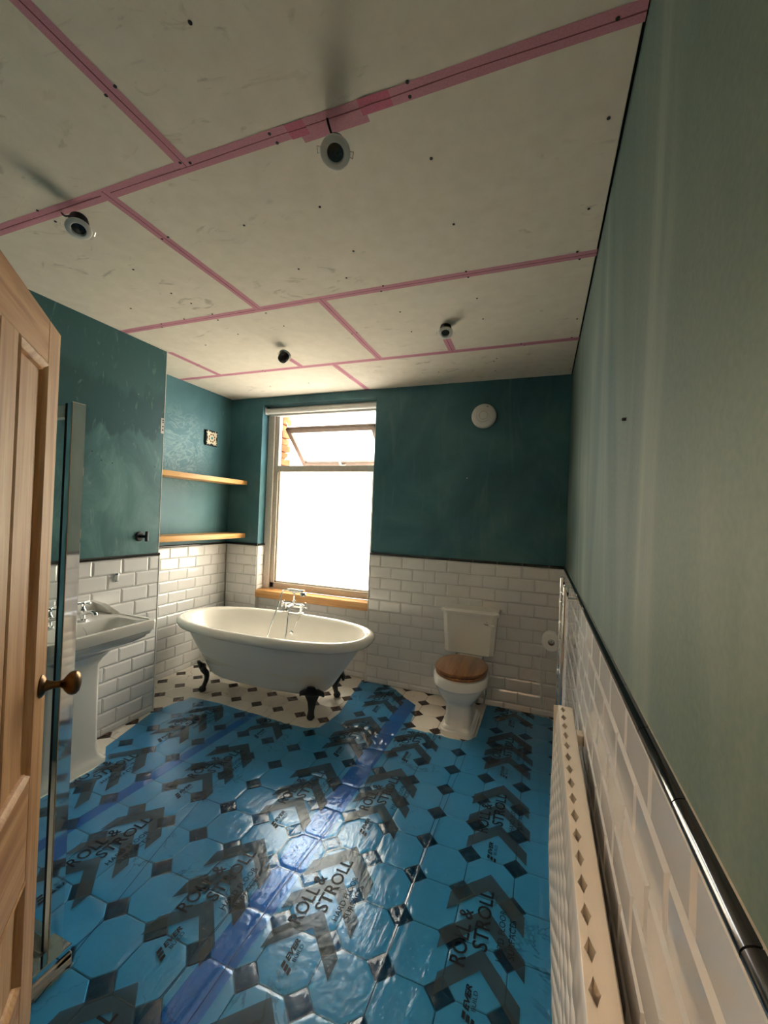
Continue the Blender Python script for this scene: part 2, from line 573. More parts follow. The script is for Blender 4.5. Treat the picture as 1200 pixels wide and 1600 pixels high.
def tile_wall(parent, org, uax, nrm, u0, u1, joint, ztop=ZT, zmin=0.0, zfrom=None, skip=None, trim=True, tj=0.0):
    """tiles on a plane; u runs along uax from org, normal nrm"""
    uax, nrm, zax = Vector(uax), Vector(nrm), Vector((0, 0, 1))
    if uax.cross(zax).dot(nrm) < 0:
        ux = -uax
    else:
        ux = uax
    R = Matrix((ux, zax, nrm)).transposed().to_4x4()
    def put(name, me, u, z):
        o = D.objects.new(name, me)
        m = R.copy()
        m.translation = Vector(org) + uax * u + zax * z
        o.matrix_world = m
        link(o, parent)
    # grout bed
    k = 0
    while True:
        z1 = ZT - k * PZ
        z0 = max(z1 - PZ, zmin)
        if z1 <= zmin + 0.006: break
        if z1 <= ztop + 1e-4 or z0 < ztop - 0.006:
            zz1 = min(z1, ztop)
            off = joint + (PU / 2 if k % 2 else 0)
            j = math.floor((u0 - off) / PU)
            while off + j * PU < u1:
                a, b = max(u0, off + j * PU), min(u1, off + (j + 1) * PU)
                if b - a > 0.008:
                    put('wall_tile', tile_mesh(b - a, zz1 - z0), (a + b) / 2, (z0 + zz1) / 2)
                j += 1
        k += 1
    if trim:
        j = math.floor((u0 - tj) / 0.19)
        while tj + j * 0.19 < u1:
            a, b = max(u0, tj + j * 0.19), min(u1, tj + (j + 1) * 0.19)
            if b - a > 0.006:
                put('black_trim_tile', trim_mesh(b - a), (a + b) / 2, (ZT + ZD) / 2)
            j += 1

def grout_bed(parent, *boxes):
    o = rects('grout_bed', 'grout', parent, *boxes)
    return o
E_ = 0.0025
grout_bed(wall_back, (WR, 0, -E_, 0.001, 0, ZD), (XA, WL, -E_, 0.001, 0, ZD), (WL, WR, APR - E_, APR + 0.001, 0, 0.611),
          (WL - 0.001, WL + E_, 0, 0.11, 0.688, ZD))
grout_bed(wall_right, (-E_, 0.001, -3.19, 0, 0, ZD))
grout_bed(wall_left, (XA - 0.001, XA + E_, YC, 0, 0, ZD))
grout_bed(wall_chimney, (XC - 0.001, XC + E_, -3.19, YC, 0, ZD))
tile_wall(wall_back, (0, -E_, 0), (1, 0, 0), (0, -1, 0), WR, 0, -1.284, tj=-1.445)
tile_wall(wall_back, (0, -E_, 0), (1, 0, 0), (0, -1, 0), XA + 0.011, WL, -2.95)
tile_wall(wall_back, (0, APR - E_, 0), (1, 0, 0), (0, -1, 0), WL, WR, -2.70, ztop=0.610, trim=False)
tile_wall(wall_back, (WL + E_, 0, 0), (0, 1, 0), (1, 0, 0), 0.0, 0.108, 0.0, zmin=0.69)
tile_wall(wall_left, (XA + E_, 0, 0), (0, 1, 0), (1, 0, 0), YC, -0.011, -0.70, tj=-0.68)
tile_wall(wall_chimney, (XC + E_, 0, 0), (0, 1, 0), (1, 0, 0), -2.72, YC, -1.457, tj=-1.3655)
tile_wall(wall_right, (-E_, 0, 0), (0, 1, 0), (-1, 0, 0), -3.1, -0.011, -2.46, tj=-2.79)
# white edge strips at the tiled corners
rects('tile_edge_strip', 'white_plastic', wall_chimney, (XC, XC + 0.012, YC - 0.002, YC + 0.005, 0, ZT))
rects('recess_return', 'tile', wall_back, (WL - 0.001, WL + 0.006, -0.010, APR, 0, 0.614), (WR - 0.006, WR + 0.001, -0.010, APR, 0, 0.614))
rects('tile_edge_strip', 'white_plastic', wall_back, (WR - 0.006, WR + 0.001, -0.011, 0.0, 0, ZT))
# exposed corner bead on the chimney breast
cb = MB().box(XC - 0.001, XC + 0.002, YC - 0.028, YC + 0.002, 1.995, 2.105).box(XC - 0.03, XC + 0.002, YC - 0.001, YC + 0.003, 1.995, 2.105).build('corner_bead', 'filler', wall_chimney)
for z in (2.02, 2.045, 2.075, 2.09):
    MB().lathe([(0.006, 0.0), (0.006, 0.001)], 8, T(XC + 0.0018, YC - 0.012, z) @ RY(PI / 2)).build('bead_hole', 'dark', cb)
MB().box(XC - 0.002, XC + 0.0015, YC - 0.004, YC + 0.0015, ZD, H).build('corner_strip', 'filler', wall_chimney)
# screw plug and holes left in the walls
MB().lathe([(0.004, 0), (0.004, 0.008), (0.002, 0.009)], 8, T(0.0, -2.276, 1.725) @ RY(-PI / 2)).build('screw_plug', 'dark', wall_right)
for y, z in ((-1.62, 1.745), (-1.55, 1.735), (-1.24, 1.75), (-1.68, 1.79)):
    MB().lathe([(0.004, 0), (0.004, 0.001)], 8, T(XC, y, z) @ RY(PI / 2)).build('screw_hole', 'dark', wall_chimney)
MB().lathe([(0.005, 0), (0.005, 0.001)], 8, T(-0.76, 0, 1.80) @ RX(PI / 2)).build('screw_hole', 'filler', wall_back)

# ------------------------------------------------------------------ floor tiles: octagons and dots
LS, LX, LY, HD = 0.1924, -0.6178, -1.1473, 0.0495
def clip(poly, nx, ny, c):
    """keep nx*x+ny*y<=c"""
    out = []
    for i in range(len(poly)):
        a, b = poly[i], poly[(i + 1) % len(poly)]
        da, db = nx * a[0] + ny * a[1] - c, nx * b[0] + ny * b[1] - c
        if da <= 0: out.append(a)
        if (da < 0 < db) or (db < 0 < da):
            t = da / (da - db)
            out.append((a[0] + (b[0] - a[0]) * t, a[1] + (b[1] - a[1]) * t))
    return out
def poly_tile(poly, h=0.0):
    b = MB()
    cx = sum(p[0] for p in poly) / len(poly)
    cy = sum(p[1] for p in poly) / len(poly)
    ins = [(cx + (x - cx) * 0.975, cy + (y - cy) * 0.975) for x, y in poly]
    b.loft([[(x, y, -0.006) for x, y in poly], [(x, y, -0.0015) for x, y in poly], [(x, y, 0.0) for x, y in ins]], False, True)
    return b
gq = 0.0016
o2, cc = LS / 2 - gq, HD
OCT = [(o2, -o2 + cc), (o2, o2 - cc), (o2 - cc, o2), (-o2 + cc, o2), (-o2, o2 - cc), (-o2, -o2 + cc), (-o2 + cc, -o2), (o2 - cc, -o2)]
dd = HD - 0.0022
DOT = [(dd, 0), (0, dd), (-dd, 0), (0, -dd)]
oct_me = poly_tile(OCT).mesh('octagon_tile', 'marble')
dot_me = poly_tile(DOT).mesh('dot_tile', 'slate')
def floor_piece(name, poly, me, m, x, y):
    xmin = XA if y > YC - 0.03 else XC
    P = [(px + x, py + y) for px, py in poly]
    P2 = P
    for a in ((1, 0, -0.004), (-1, 0, -xmin - 0.004), (0, 1, APR - 0.004 if WL < x < WR else -0.003)):
        P2 = clip(P2, *a)
        if len(P2) < 3: return
    ar = abs(sum(P2[i][0] * P2[(i + 1) % len(P2)][1] - P2[(i + 1) % len(P2)][0] * P2[i][1] for i in range(len(P2)))) / 2
    if ar < 1e-4: return
    if len(P2) == len(P) and all(abs(a[0] - b[0]) + abs(a[1] - b[1]) < 1e-6 for a, b in zip(P, P2)):
        o = D.objects.new(name, me)
        o.location = (x, y, 0)
        link(o, floor)
    else:
        poly_tile([(a - x, b - y) for a, b in P2]).build(name, m, floor, loc=(x, y, 0))
for i in range(-14, 5):
    for j in range(-7, 9):
        x, y = LX + i * LS, LY - j * LS
        floor_piece('dot_tile', DOT, dot_me, 'slate', x, y)
        floor_piece('octagon_tile', OCT, oct_me, 'marble', x + LS / 2, y + LS / 2)

# ------------------------------------------------------------------ ceiling boards, tape, screws
JY = [0.02, -0.655, -1.515, -2.385, -3.255, -4.95]
rows_x = [[-3.33, -1.675, 0.0], [-3.33, -2.735, -1.30, 0.0], [-3.33, -1.685, 0.0], [-3.33, -1.305, 0.0], [-3.33, 0.0]]
g = 0.0035
for k in range(5):
    ya, yb = JY[k + 1] + g, JY[k] - g
    for a, b in zip(rows_x[k][:-1], rows_x[k][1:]):
        MB().box(a + g, b - (0.008 if b == 0 else g), ya, yb, H, H + 0.0125, bev=0.0015).build('plasterboard_panel', 'board', ceiling)
def tape_strip(x0, x1, y0, y1, name='joint_tape', z=0.0, m='tape', crease=True):
    """slightly wavering strip under the boards"""
    b = MB()
    n = max(2, int(max(x1 - x0, y1 - y0) / 0.08))
    along_x = (x1 - x0) > (y1 - y0)
    vs, fs = [], []
    for i in range(n + 1):
        t = i / n
        w = 0.004 * mnoise.noise(Vector((x0 * 3 + t * 5, y0 * 7, 1)))
        if along_x:
            vs += [(x0 + (x1 - x0) * t, y0 + w, H - 0.0006 - z), (x0 + (x1 - x0) * t, y1 + w, H - 0.0006 - z)]
        else:
            vs += [(x0 + w, y0 + (y1 - y0) * t, H - 0.0006 - z), (x1 + w, y0 + (y1 - y0) * t, H - 0.0006 - z)]
        if i:
            fs.append((2 * i - 2, 2 * i, 2 * i + 1, 2 * i - 1))
    b.add(vs, fs)
    o = b.build(name, m, ceiling)
    if crease:
        c0, c1, w = ((y0 + y1) / 2, 0, 0.0022) if along_x else ((x0 + x1) / 2, 0, 0.0022)
        vs2 = []
        for i in range(n + 1):
            t = i / n
            k = c0 + 0.003 * mnoise.noise(Vector((x0 * 3 + t * 9, y0 * 7, 4)))
            q = w * (0.6 + 0.8 * abs(mnoise.noise(Vector((t * 14, x0, y0)))))
            zz = H - 0.0009 - z
            if along_x:
                vs2 += [(x0 + (x1 - x0) * t, k - q, zz), (x0 + (x1 - x0) * t, k + q, zz)]
            else:
                vs2 += [(k - q, y0 + (y1 - y0) * t, zz), (k + q, y0 + (y1 - y0) * t, zz)]
        MB().add(vs2, fs).build('tape_crease', 'tape_crease', o)
    return o
tw = 0.024
for y, x0 in ((-0.655, XA), (-1.515, XC), (-2.385, XC)):
    tape_strip(x0, -0.004, y - tw, y + tw)
tape_strip(-1.675 - tw, -1.675 + tw, -0.655, -0.004, z=0.0006)
tape_strip(-2.735 - tw, -2.735 + tw, -1.17, -0.655, z=0.0006)
tape_strip(-1.30 - tw, -1.30 + tw, -1.515, -0.655, z=0.0006)
tape_strip(-1.685 - tw, -1.685 + tw, -2.40, -1.515, z=0.0006)
tape_strip(-1.305 - tw, -1.305 + tw, -3.1, -2.385, z=0.0006)
tape_strip(-0.80, -0.75, -0.86, -0.655, z=0.0006)
tape_strip(-1.965, -1.92, -0.84, -0.655, z=0.0006)
tape_strip(-0.885, -0.673, -2.38, -2.338, z=0.0008, crease=False)
tape_strip(-0.915, -0.855, -2.408, -2.360, z=0.0012, m='tape_pink2')
tape_strip(-0.685, -0.595, -2.408, -2.362, z=0.0012, m='tape_pink2')
rects('board_cut', 'dark', ceiling, (-0.779, -0.775, -0.86, -0.655, H - 0.0003, H), (-0.792, -0.787, -2.385, -2.33, H - 0.0003, H))
SCR = [(-0.973, -2.692), (-1.28, -2.646), (-1.33, -2.637), (-0.969, -2.398), (-0.968, -2.365), (-0.54, -2.408), (-0.543, -2.37), (-0.061, -2.388), (-0.043, -2.14), (-0.061, -1.791), (-0.528, -1.857), (-0.537, -2.166), (-0.975, -2.093), (-1.312, -2.098), (-0.963, -1.824), (-2.028, -1.791), (-2.027, -2.01), (-2.402, -1.733), (-2.43, -1.499), (-2.394, -1.535), (-2.013, -1.678), (-2.198, -1.546), (-2.013, -1.477), (-1.988, -1.545), (-1.674, -1.468), (-1.669, -1.301), (-2.027, -1.282), (-2.371, -1.202), (-1.261, -1.781), (-1.083, -1.652), (-0.967, -1.495), (-0.939, -1.538), (-0.538, -1.54), (-0.533, -1.492), (-0.078, -1.545), (-0.066, -1.49), (-0.525, -1.294), (-0.523, -1.065), (-0.035, -0.925), (-0.943, -1.27), (-0.954, -1.019), (-0.531, -0.414), (-0.51, -0.457), (-0.543, -0.217), (-0.955, -0.293), (-0.049, -0.683), (-2.026, -2.41), (-2.028, -2.347), (-1.70, -2.136), (-1.663, -2.137), (-1.316, -2.404), (-1.28, -2.393), (-1.28, -1.1), (-1.32, -1.09), (-1.66, -0.35), (-1.69, -0.34), (-2.3, -0.67), (-2.3, -0.64), (-2.75, -0.9), (-2.72, -0.91), (-2.5, -0.3), (-2.1, -0.3), (-0.32, -0.64), (-0.34, -0.67)]
sb = MB()
for x, y in SCR:
    sb.lathe([(0.0048, -0.0006), (0.0048, 0.0012)], 8, T(x + random.uniform(-.003, .003), y, H - 0.0014))
tag(sb.build('screw_heads', 'dark', ceiling), kind='stuff')

# ------------------------------------------------------------------ window
win = empty('window_1', (0, 0, 0), kind='structure')
Y0, Y1 = 0.108, 0.168
# lining boards and main frame
rects('side_lining', 'old_white', win, (WL, WL + 0.075, Y0 - 0.01, Y0 + 0.1, 0.688, WT), bev=0.003)
rects('side_lining', 'old_white', win, (WR - 0.018, WR, Y0 - 0.01, Y0 + 0.1, 0.688, WT), bev=0.003)
FX0, FX1 = WL + 0.075, WR - 0.018
fr_ = rects('window_frame', 'old_white', win, (FX0, FX0 + 0.045, Y0 + 0.012, Y1, 0.70, 2.45), (FX1 - 0.035, FX1, Y0 + 0.012, Y1, 0.70, 2.45),
            (FX0, FX1, Y0 + 0.012, Y1, 2.425, WT), (FX0, FX1, Y0 + 0.012, Y1, 0.688, 0.755), bev=0.003)
rects('glazing_bead', 'old_white', fr_, (FX0 + 0.045, FX0 + 0.062, Y0 + 0.028, Y1, 0.755, 1.865), (FX1 - 0.05, FX1 - 0.035, Y0 + 0.028, Y1, 0.755, 1.865),
      (FX0 + 0.045, FX1 - 0.035, Y0 + 0.028, Y1, 0.755, 0.77), bev=0.002)
rects('transom', 'old_white', win, (FX0 + 0.04, FX1 - 0.03, Y0 + 0.004, Y1, 1.865, 1.925), bev=0.004)
rects('lower_pane', 'frosted_glass', win, (FX0 + 0.05, FX1 - 0.04, Y0 + 0.042, Y0 + 0.046, 0.76, 1.87))
# top-hung sash swung outwards on stays
sash = empty('opening_sash', (0, 0.135, 2.305))
sash.parent = win
sash.rotation_euler = (math.atan2(0.36, 0.33), 0, 0)
SX0, SX1, SH = -2.612, -1.645, 0.485
rects('sash_frame', 'sash_wood', sash, (SX0, SX0 + 0.045, -0.02, 0.02, -SH, 0), (SX1 - 0.045, SX1, -0.02, 0.02, -SH, 0),
      (SX0, SX1, -0.02, 0.02, -0.05, 0), (SX0, SX1, -0.02, 0.02, -SH, -SH + 0.05), bev=0.003)
rects('sash_pane', 'clear_glass', sash, (SX0 + 0.04, SX1 - 0.04, -0.002, 0.002, -SH + 0.045, -0.045))
MB().box(-2.15, -2.09, -0.032, -0.02, -SH + 0.015, -SH + 0.03, bev=0.003).box(-2.15, -2.135, -0.045, -0.02, -SH + 0.02, -SH + 0.075, bev=0.004).build('latch_handle', 'old_white', sash)
MB().tube([(SX0 - 0.012, 0.15, 1.99), (SX0 - 0.012, 0.33, 2.12)], 0.006, 6).tube([(SX0 - 0.012, 0.15, 2.37), (SX0 - 0.012, 0.30, 2.16)], 0.006, 6).build('friction_stay', 'chrome', win)
# oak sill board
rects('window_sill', 'oak_x', win, (WL, WR, -0.012, Y0 + 0.012, 0.618, 0.688), bev=0.004)
# brick reveal outside
b = MB()
struct('wall_outside', 'render_pale', (-4.6, WL + 0.0, 0.245, 0.36, -0.5, 3.4), (WR, 0.6, 0.245, 0.36, -0.5, 3.4), (WL, WR, 0.245, 0.36, WT + 0.02, 3.4), (WL, WR, 0.245, 0.36, -0.5, 0.60))
wo = D.objects['wall_outside']
nb = 0
for k in range(27):
    z = 0.62 + k * 0.07
    MB().box(WL, WL + (0.115 if k % 2 else 0.09), 0.18, 0.33, z, z + 0.062, bev=0.003).build('brick', 'brickwork', wo)

struct('ground', 'render_pale', (-30, 20, 0.37, 40, -3.2, -3.0))  # out of view, added to cut sky light from below the window
D.objects['ground'].data.materials[0] = plain('paving', srgb(205, 200, 190), 0.9, var=0.1, scale=2)  # kept pale to bounce daylight up onto the ceiling
# pale house across the yard
hs = empty('neighbour_house', (0, 0, 0), label='pale rendered house faintly seen through the frosted window', cat='building')
rects('wall', 'render_pale', hs, (-9.5, -1.0, 9.0, 13.0, -3, 4.1))
rf = MB().prism([(8.7, 4.0), (13.3, 4.0), (11.0, 6.0)], -9.8, -0.7, Matrix(((0, 0, 1, 0), (1, 0, 0, 0), (0, 1, 0, 0), (0, 0, 0, 1)))).build('roof', 'roof_tile', hs)
for (x0, x1, z0, z1) in ((-7.3, -6.3, 1.2, 2.9), (-5.0, -4.0, 1.2, 2.9), (-7.3, -6.3, -1.6, 0.2), (-5.0, -4.0, -1.6, 0.2)):
    w_ = rects('window', 'white_gloss', hs, (x0 - 0.08, x1 + 0.08, 8.96, 9.0, z0 - 0.08, z1 + 0.08))
    rects('pane', 'far_glass', w_, (x0, x1, 8.945, 8.962, z0, z1))
MB().tube([(-5.7, 8.93, -3), (-5.7, 8.93, 4.0)], 0.05, 8).build('downpipe', 'white_gloss', hs)

# roller blind
bl = empty('roller_blind', (0, 0, 0), label='white rolled-up roller blind at the top of the window', cat='blind')
MB().tube([(WL + 0.012, 0.062, 2.462), (WR - 0.012, 0.062, 2.462)], 0.027, 20).build('fabric_roll', 'white_gloss', bl, smooth=40)
rects('bottom_bar', 'white_plastic', bl, (WL + 0.03, WR - 0.03, 0.078, 0.09, 2.418, 2.440), bev=0.002)
for x in (WL + 0.002, WR - 0.012):
    rects('bracket', 'white_plastic', bl, (x, x + 0.01, 0.03, 0.10, 2.43, 2.50), bev=0.002)

# ------------------------------------------------------------------ oak shelves
for z0, z1, lab in ((1.718, 1.760, 'upper oak shelf in the alcove, below the patterned tile'), (1.190, 1.237, 'lower oak shelf in the alcove just above the black tile trim')):
    b = MB().box(XA + 0.002, -2.945, YC + 0.003, -0.003, z0, z1, bev=0.006, seg=2)
    tag(b.build('wall_shelf', 'oak_y', None, smooth=30), lab, 'shelf', 'oak alcove shelves')

# ------------------------------------------------------------------ patterned wall tile
pt = empty('patterned_tile', (XA, -0.284, 2.142), label='small square patterned tile with black and cream motif on alcove wall', cat='tile')
S_ = 0.072
MB().box(0.0, 0.022, -S_, S_, -S_, S_, bev=0.002).build('tile_body', 'dark', pt)
def star(r0, r1, n, rot=0):
    return [((r0 if k % 2 == 0 else r1) * math.cos(rot + PI * k / n), (r0 if k % 2 == 0 else r1) * math.sin(rot + PI * k / n)) for k in range(2 * n)]
ME = Matrix(((0, 0, 1, 0), (1, 0, 0, 0), (0, 1, 0, 0), (0, 0, 0, 1)))
plain('cream_glaze', srgb(226, 214, 186), 0.2, var=0.05)
plain('brown_glaze', srgb(132, 92, 60), 0.2, var=0.1)
plain('teal_glaze', srgb(40, 120, 116), 0.2, var=0.1)
for a in range(4):
    MB().prism(star(0.03, 0.013, 5, 0.4), 0.0, 0.0005, T(0.022, 0.052 * math.cos(PI / 4 + a * PI / 2) * 1.2, 0.052 * math.sin(PI / 4 + a * PI / 2) * 1.2) @ ME).build('corner_motif', 'cream_glaze', pt)
MB().prism(star(0.066, 0.050, 8, PI / 8), 0, 0.0006, T(0.022, 0, 0) @ ME).build('star_motif', 'cream_glaze', pt)
MB().prism(star(0.046, 0.036, 8, PI / 8), 0, 0.0009, T(0.022, 0, 0) @ ME).build('ring_motif', 'brown_glaze', pt)
MB().prism(star(0.036, 0.026, 8, 0), 0, 0.0012, T(0.022, 0, 0) @ ME).build('inner_motif', 'cream_glaze', pt)
MB().prism(star(0.022, 0.008, 6, 0), 0, 0.0015, T(0.022, 0, 0) @ ME).build('centre_motif', 'teal_glaze', pt)

# ------------------------------------------------------------------ round wall cover
rc = empty('round_wall_cover', (-0.643, 0, 2.30), label='round white plastic ventilator cover high on the teal back wall', cat='vent')
Q = RX(PI / 2)
MB().lathe([(0.098, 0.0), (0.098, 0.012), (0.094, 0.018)], 40, Q).build('base_ring', 'white_plastic', rc, smooth=30)
MB().lathe([(0.094, 0.016), (0.092, 0.026), (0.08, 0.036), (0.055, 0.041), (0.052, 0.039), (0.049, 0.039), (0.046, 0.042), (0.0, 0.044)], 40, Q, True, False).build('dome', 'white_plastic', rc, smooth=30)
MB().lathe([(0.036, 0.042), (0.036, 0.046), (0.030, 0.047), (0.030, 0.042)], 32, Q).build('centre_ring', 'old_white', rc, smooth=30)
MB().lathe([(0.004, 0.036), (0.004, 0.041)], 8, T(0.03, 0, 0.068) @ Q).build('indicator', 'dark', rc)

# ------------------------------------------------------------------ robe hook and clip
hk = empty('robe_hook', (XC, -1.338, 1.262), label='black robe hook on the teal chimney breast above the tiles', cat='hook')
QX = RY(PI / 2)
MB().lathe([(0.026, 0), (0.026, 0.007), (0.022, 0.010)], 24, QX).build('wall_plate', 'black_plastic', hk, smooth=30)
MB().lathe([(0.009, 0.008), (0.008, 0.055)], 14, QX).build('arm', 'black_plastic', hk, smooth=30)
MB().box(0.05, 0.064, -0.008, 0.008, -0.026, 0.030, bev=0.005, seg=2).build('peg', 'black_plastic', hk, smooth=30)
hk.scale = (1.25, 1.25, 1.25)
cl = empty('mirror_clip', (XC + 0.010, -1.497, 1.001), label='small chrome clip fixed to the white tiles above the basin', cat='clip')
MB().box(0, 0.008, -0.013, 0.013, -0.027, 0.027, bev=0.0035, seg=2).build('clip_body', 'chrome', cl, smooth=30)
MB().box(0.007, 0.016, -0.008, 0.008, -0.022, 0.018, bev=0.003, seg=2).build('clip_lip', 'white_plastic', cl, smooth=30)

# ------------------------------------------------------------------ bath
BX, BY = -2.165, -0.60
bath = empty('freestanding_bath', (BX, BY, 0), label='white roll-top freestanding bath on black claw feet under the window', cat='bath')
prof = [  # z, a, b, e
    (0.135, 0.46, 0.16, 2.6), (0.14, 0.515, 0.185, 2.8), (0.152, 0.535, 0.196, 2.8), (0.17, 0.552, 0.205, 2.75), (0.22, 0.586, 0.223, 2.7), (0.28, 0.627, 0.244, 2.65), (0.34, 0.668, 0.264, 2.6),
    (0.40, 0.709, 0.285, 2.55), (0.46, 0.750, 0.305, 2.5), (0.508, 0.782, 0.321, 2.5)]
MB().loft([ring(0, 0, z, a, b_, e, 72) for z, a, b_, e in prof], True, False).build('outer_shell', 'bath_outside', bath, smooth=50)
rim = [(0.500, 0.772, 0.312, 2.5), (0.502, 0.815, 0.350, 2.5), (0.515, 0.842, 0.377, 2.5), (0.540, 0.858, 0.392, 2.5), (0.560, 0.857, 0.391, 2.5), (0.578, 0.842, 0.378, 2.5), (0.583, 0.822, 0.358, 2.5),
       (0.578, 0.800, 0.337, 2.5), (0.560, 0.783, 0.322, 2.5), (0.50, 0.755, 0.304, 2.5), (0.40, 0.700, 0.278, 2.6), (0.28, 0.625, 0.244, 2.7), (0.20, 0.565, 0.214, 2.8), (0.172, 0.50, 0.18, 2.8), (0.165, 0.35, 0.10, 2.4), (0.163, 0.05, 0.02, 2)]
MB().loft([ring(0, 0, z, a, b_, e, 72) for z, a, b_, e in rim], False, True).build('inner_tub', 'acrylic', bath, smooth=60)
def bath_foot(sx, sy):
    f = MB()
    # curved leg: out and down, wide leaf at the top, ball at the bottom
    pts = [(0, 0.055, 0.250), (0, 0.034, 0.205), (0, -0.002, 0.155), (0, -0.010, 0.110), (0, 0.004, 0.06), (0, 0.022, 0.028)]
    wid = [0.022, 0.050, 0.050, 0.032, 0.022, 0.027]
    thk = [0.012, 0.022, 0.024, 0.018, 0.017, 0.024]
    P = spline(pts, 4)
    n = len(P)
    rs = []
    for i, p in enumerate(P):
        t = i / (n - 1) * (len(wid) - 1)
        k = min(int(t), len(wid) - 2)
        w = wid[k] + (wid[k + 1] - wid[k]) * (t - k)
        h = thk[k] + (thk[k + 1] - thk[k]) * (t - k)
        rs.append([(p.x + w * math.cos(q), p.y + h * math.sin(q), p.z) for q in [2 * PI * j / 14 for j in range(14)]])
    f.loft(rs)
    f.lathe([(0.004, 0.0), (0.018, 0.002), (0.028, 0.014), (0.029, 0.026), (0.02, 0.042), (0.006, 0.05)], 14, T(0, 0.02, 0))
    # acanthus wings against the shell
    for s in (-1, 1):
        f.tube([(0, 0.025, 0.190), (s * 0.045, 0.020, 0.195), (s * 0.075, 0.010, 0.182), (s * 0.085, 0.002, 0.160)], [0.022, 0.024, 0.018, 0.006], 10)
    f.tube([(0, 0.03, 0.20), (0, 0.045, 0.232), (0, 0.055, 0.245)], [0.022, 0.016, 0.005], 10)
    return f
foot_me = bath_foot(1, 1).mesh('claw_foot', 'iron', 50)
for (x, y, rz) in ((0.495, -0.185, PI + 0.35), (-0.495, -0.165, PI - 0.75), (0.495, 0.185, -0.35), (-0.495, 0.185, 0.6)):
    o = D.objects.new('claw_foot', foot_me)
    o.location = (x, y, 0)
    o.rotation_euler = (0, 0, rz)
    link(o, bath)
MB().lathe([(0.0, 0), (0.022, 0.0), (0.024, 0.004), (0.015, 0.010), (0.0, 0.011)], 20, T(0.0, 0.292, 0.42) @ RX(PI / 2), False, False).build('overflow_cover', 'chrome', bath, smooth=30)
MB().tube(spline([(0.06, 0.33, 0.575), (0.04, 0.305, 0.52), (0.015, 0.293, 0.44), (0.0, 0.285, 0.42)], 5), 0.0022, 6).build('plug_chain', 'chrome', bath)

# bath mixer with handset
mx = empty('mixer_tap', (-0.035, 0.365, 0.583))
mx.parent = bath
def cross_handle(o, z):
    b = MB()
    for q in range(4):
        a = PI / 4 + q * PI / 2
        b.tube([(0, 0, z), (0.026 * math.cos(a), 0.026 * math.sin(a), z)], 0.0045, 8)
        b.lathe([(0.0, -0.007), (0.006, -0.004), (0.007, 0), (0.006, 0.004), (0.0, 0.007)], 8, T(0.03 * math.cos(a), 0.03 * math.sin(a), z), False, False)
    b.lathe([(0.011, z - 0.012), (0.012, z), (0.009, z + 0.009), (0.0, z + 0.011)], 14, None, True, False)
    return b
m_ = MB()
for s in (-1, 1):
    m_.lathe([(0.026, 0.0), (0.026, 0.005), (0.014, 0.010), (0.013, 0.05), (0.018, 0.055), (0.018, 0.075)], 16, T(s * 0.075, 0, 0))
m_.tube([(-0.085, 0, 0.060), (0.085, 0, 0.060)], 0.017, 14)
m_.tube(spline([(0, -0.005, 0.06), (0, -0.05, 0.068), (0, -0.10, 0.06), (0, -0.118, 0.035)], 5), 0.012, 12)
m_.build('tap_body', 'chrome', mx, smooth=40)
for s in (-1, 1):
    h = cross_handle(None, 0.0)
    o = h.build('tap_handle', 'chrome', mx, smooth=40)
    o.location = (s * 0.108, -0.01, 0.066)
    o.rotation_euler = (0.3, s * PI / 2.2, 0)
m2 = MB()
m2.tube([(0, 0, 0.06), (0, 0, 0.165)], 0.009, 12)
m2.lathe([(0.013, 0.085), (0.016, 0.095), (0.013, 0.105)], 14)
m2.tube([(-0.03, 0, 0.18), (0, 0, 0.165), (0.03, 0, 0.18)], 0.007, 10)
m2.build('riser_cradle', 'chrome', mx, smooth=40)
m3 = MB()
m3.tube([(-0.075, 0, 0.192), (0.06, 0, 0.188)], [0.009, 0.013], 14)
m3.tube([(0.06, 0, 0.188), (0.10, 0.0, 0.185)], [0.013, 0.020], 14)
m3.lathe([(0.02, 0), (0.028, 0.012), (0.029, 0.026), (0.026, 0.03)], 18, T(0.088, 0, 0.183) @ RX(PI))
m3.build('handset', 'chrome', mx, smooth=40)
MB().tube([(-0.045, 0, 0.191), (0.045, 0, 0.189)], 0.0145, 14).build('handset_grip', 'porcelain', mx, smooth=40)
MB().tube(spline([(-0.075, 0, 0.192), (-0.115, -0.01, 0.17), (-0.135, -0.05, 0.04), (-0.165, -0.14, -0.2), (-0.16, -0.2, -0.38), (-0.08, -0.22, -0.405), (-0.01, -0.18, -0.38), (-0.005, -0.11, -0.2), (-0.03, -0.04, -0.03), (-0.04, -0.02, 0.04)], 7), 0.0065, 8).build('shower_hose', 'chrome', mx, smooth=40)

# ------------------------------------------------------------------ toilet
TX = -0.672
wc = empty('toilet', (TX, 0, 0), label='white close-coupled toilet with closed wooden seat by the back wall', cat='toilet')
def oct_ring(hx, y0, y1, z, c):
    return [(hx, y1, z), (-hx, y1, z), (-hx, y0 + c, z), (-hx + c, y0, z), (hx - c, y0, z), (hx, y0 + c, z)]
MB().loft([oct_ring(0.180, -0.175, -0.012, 0.432, 0.03), oct_ring(0.186, -0.18, -0.012, 0.437, 0.03), oct_ring(0.205, -0.195, -0.012, 0.733, 0.034)]).build('cistern', 'porcelain', wc)
MB().loft([oct_ring(0.206, -0.197, -0.011, 0.7335, 0.034), oct_ring(0.222, -0.212, -0.011, 0.738, 0.04), oct_ring(0.224, -0.214, -0.011, 0.757, 0.04), oct_ring(0.212, -0.203, -0.011, 0.768, 0.04), oct_ring(0.19, -0.18, -0.02, 0.772, 0.04)]).build('cistern_lid', 'porcelain', wc)
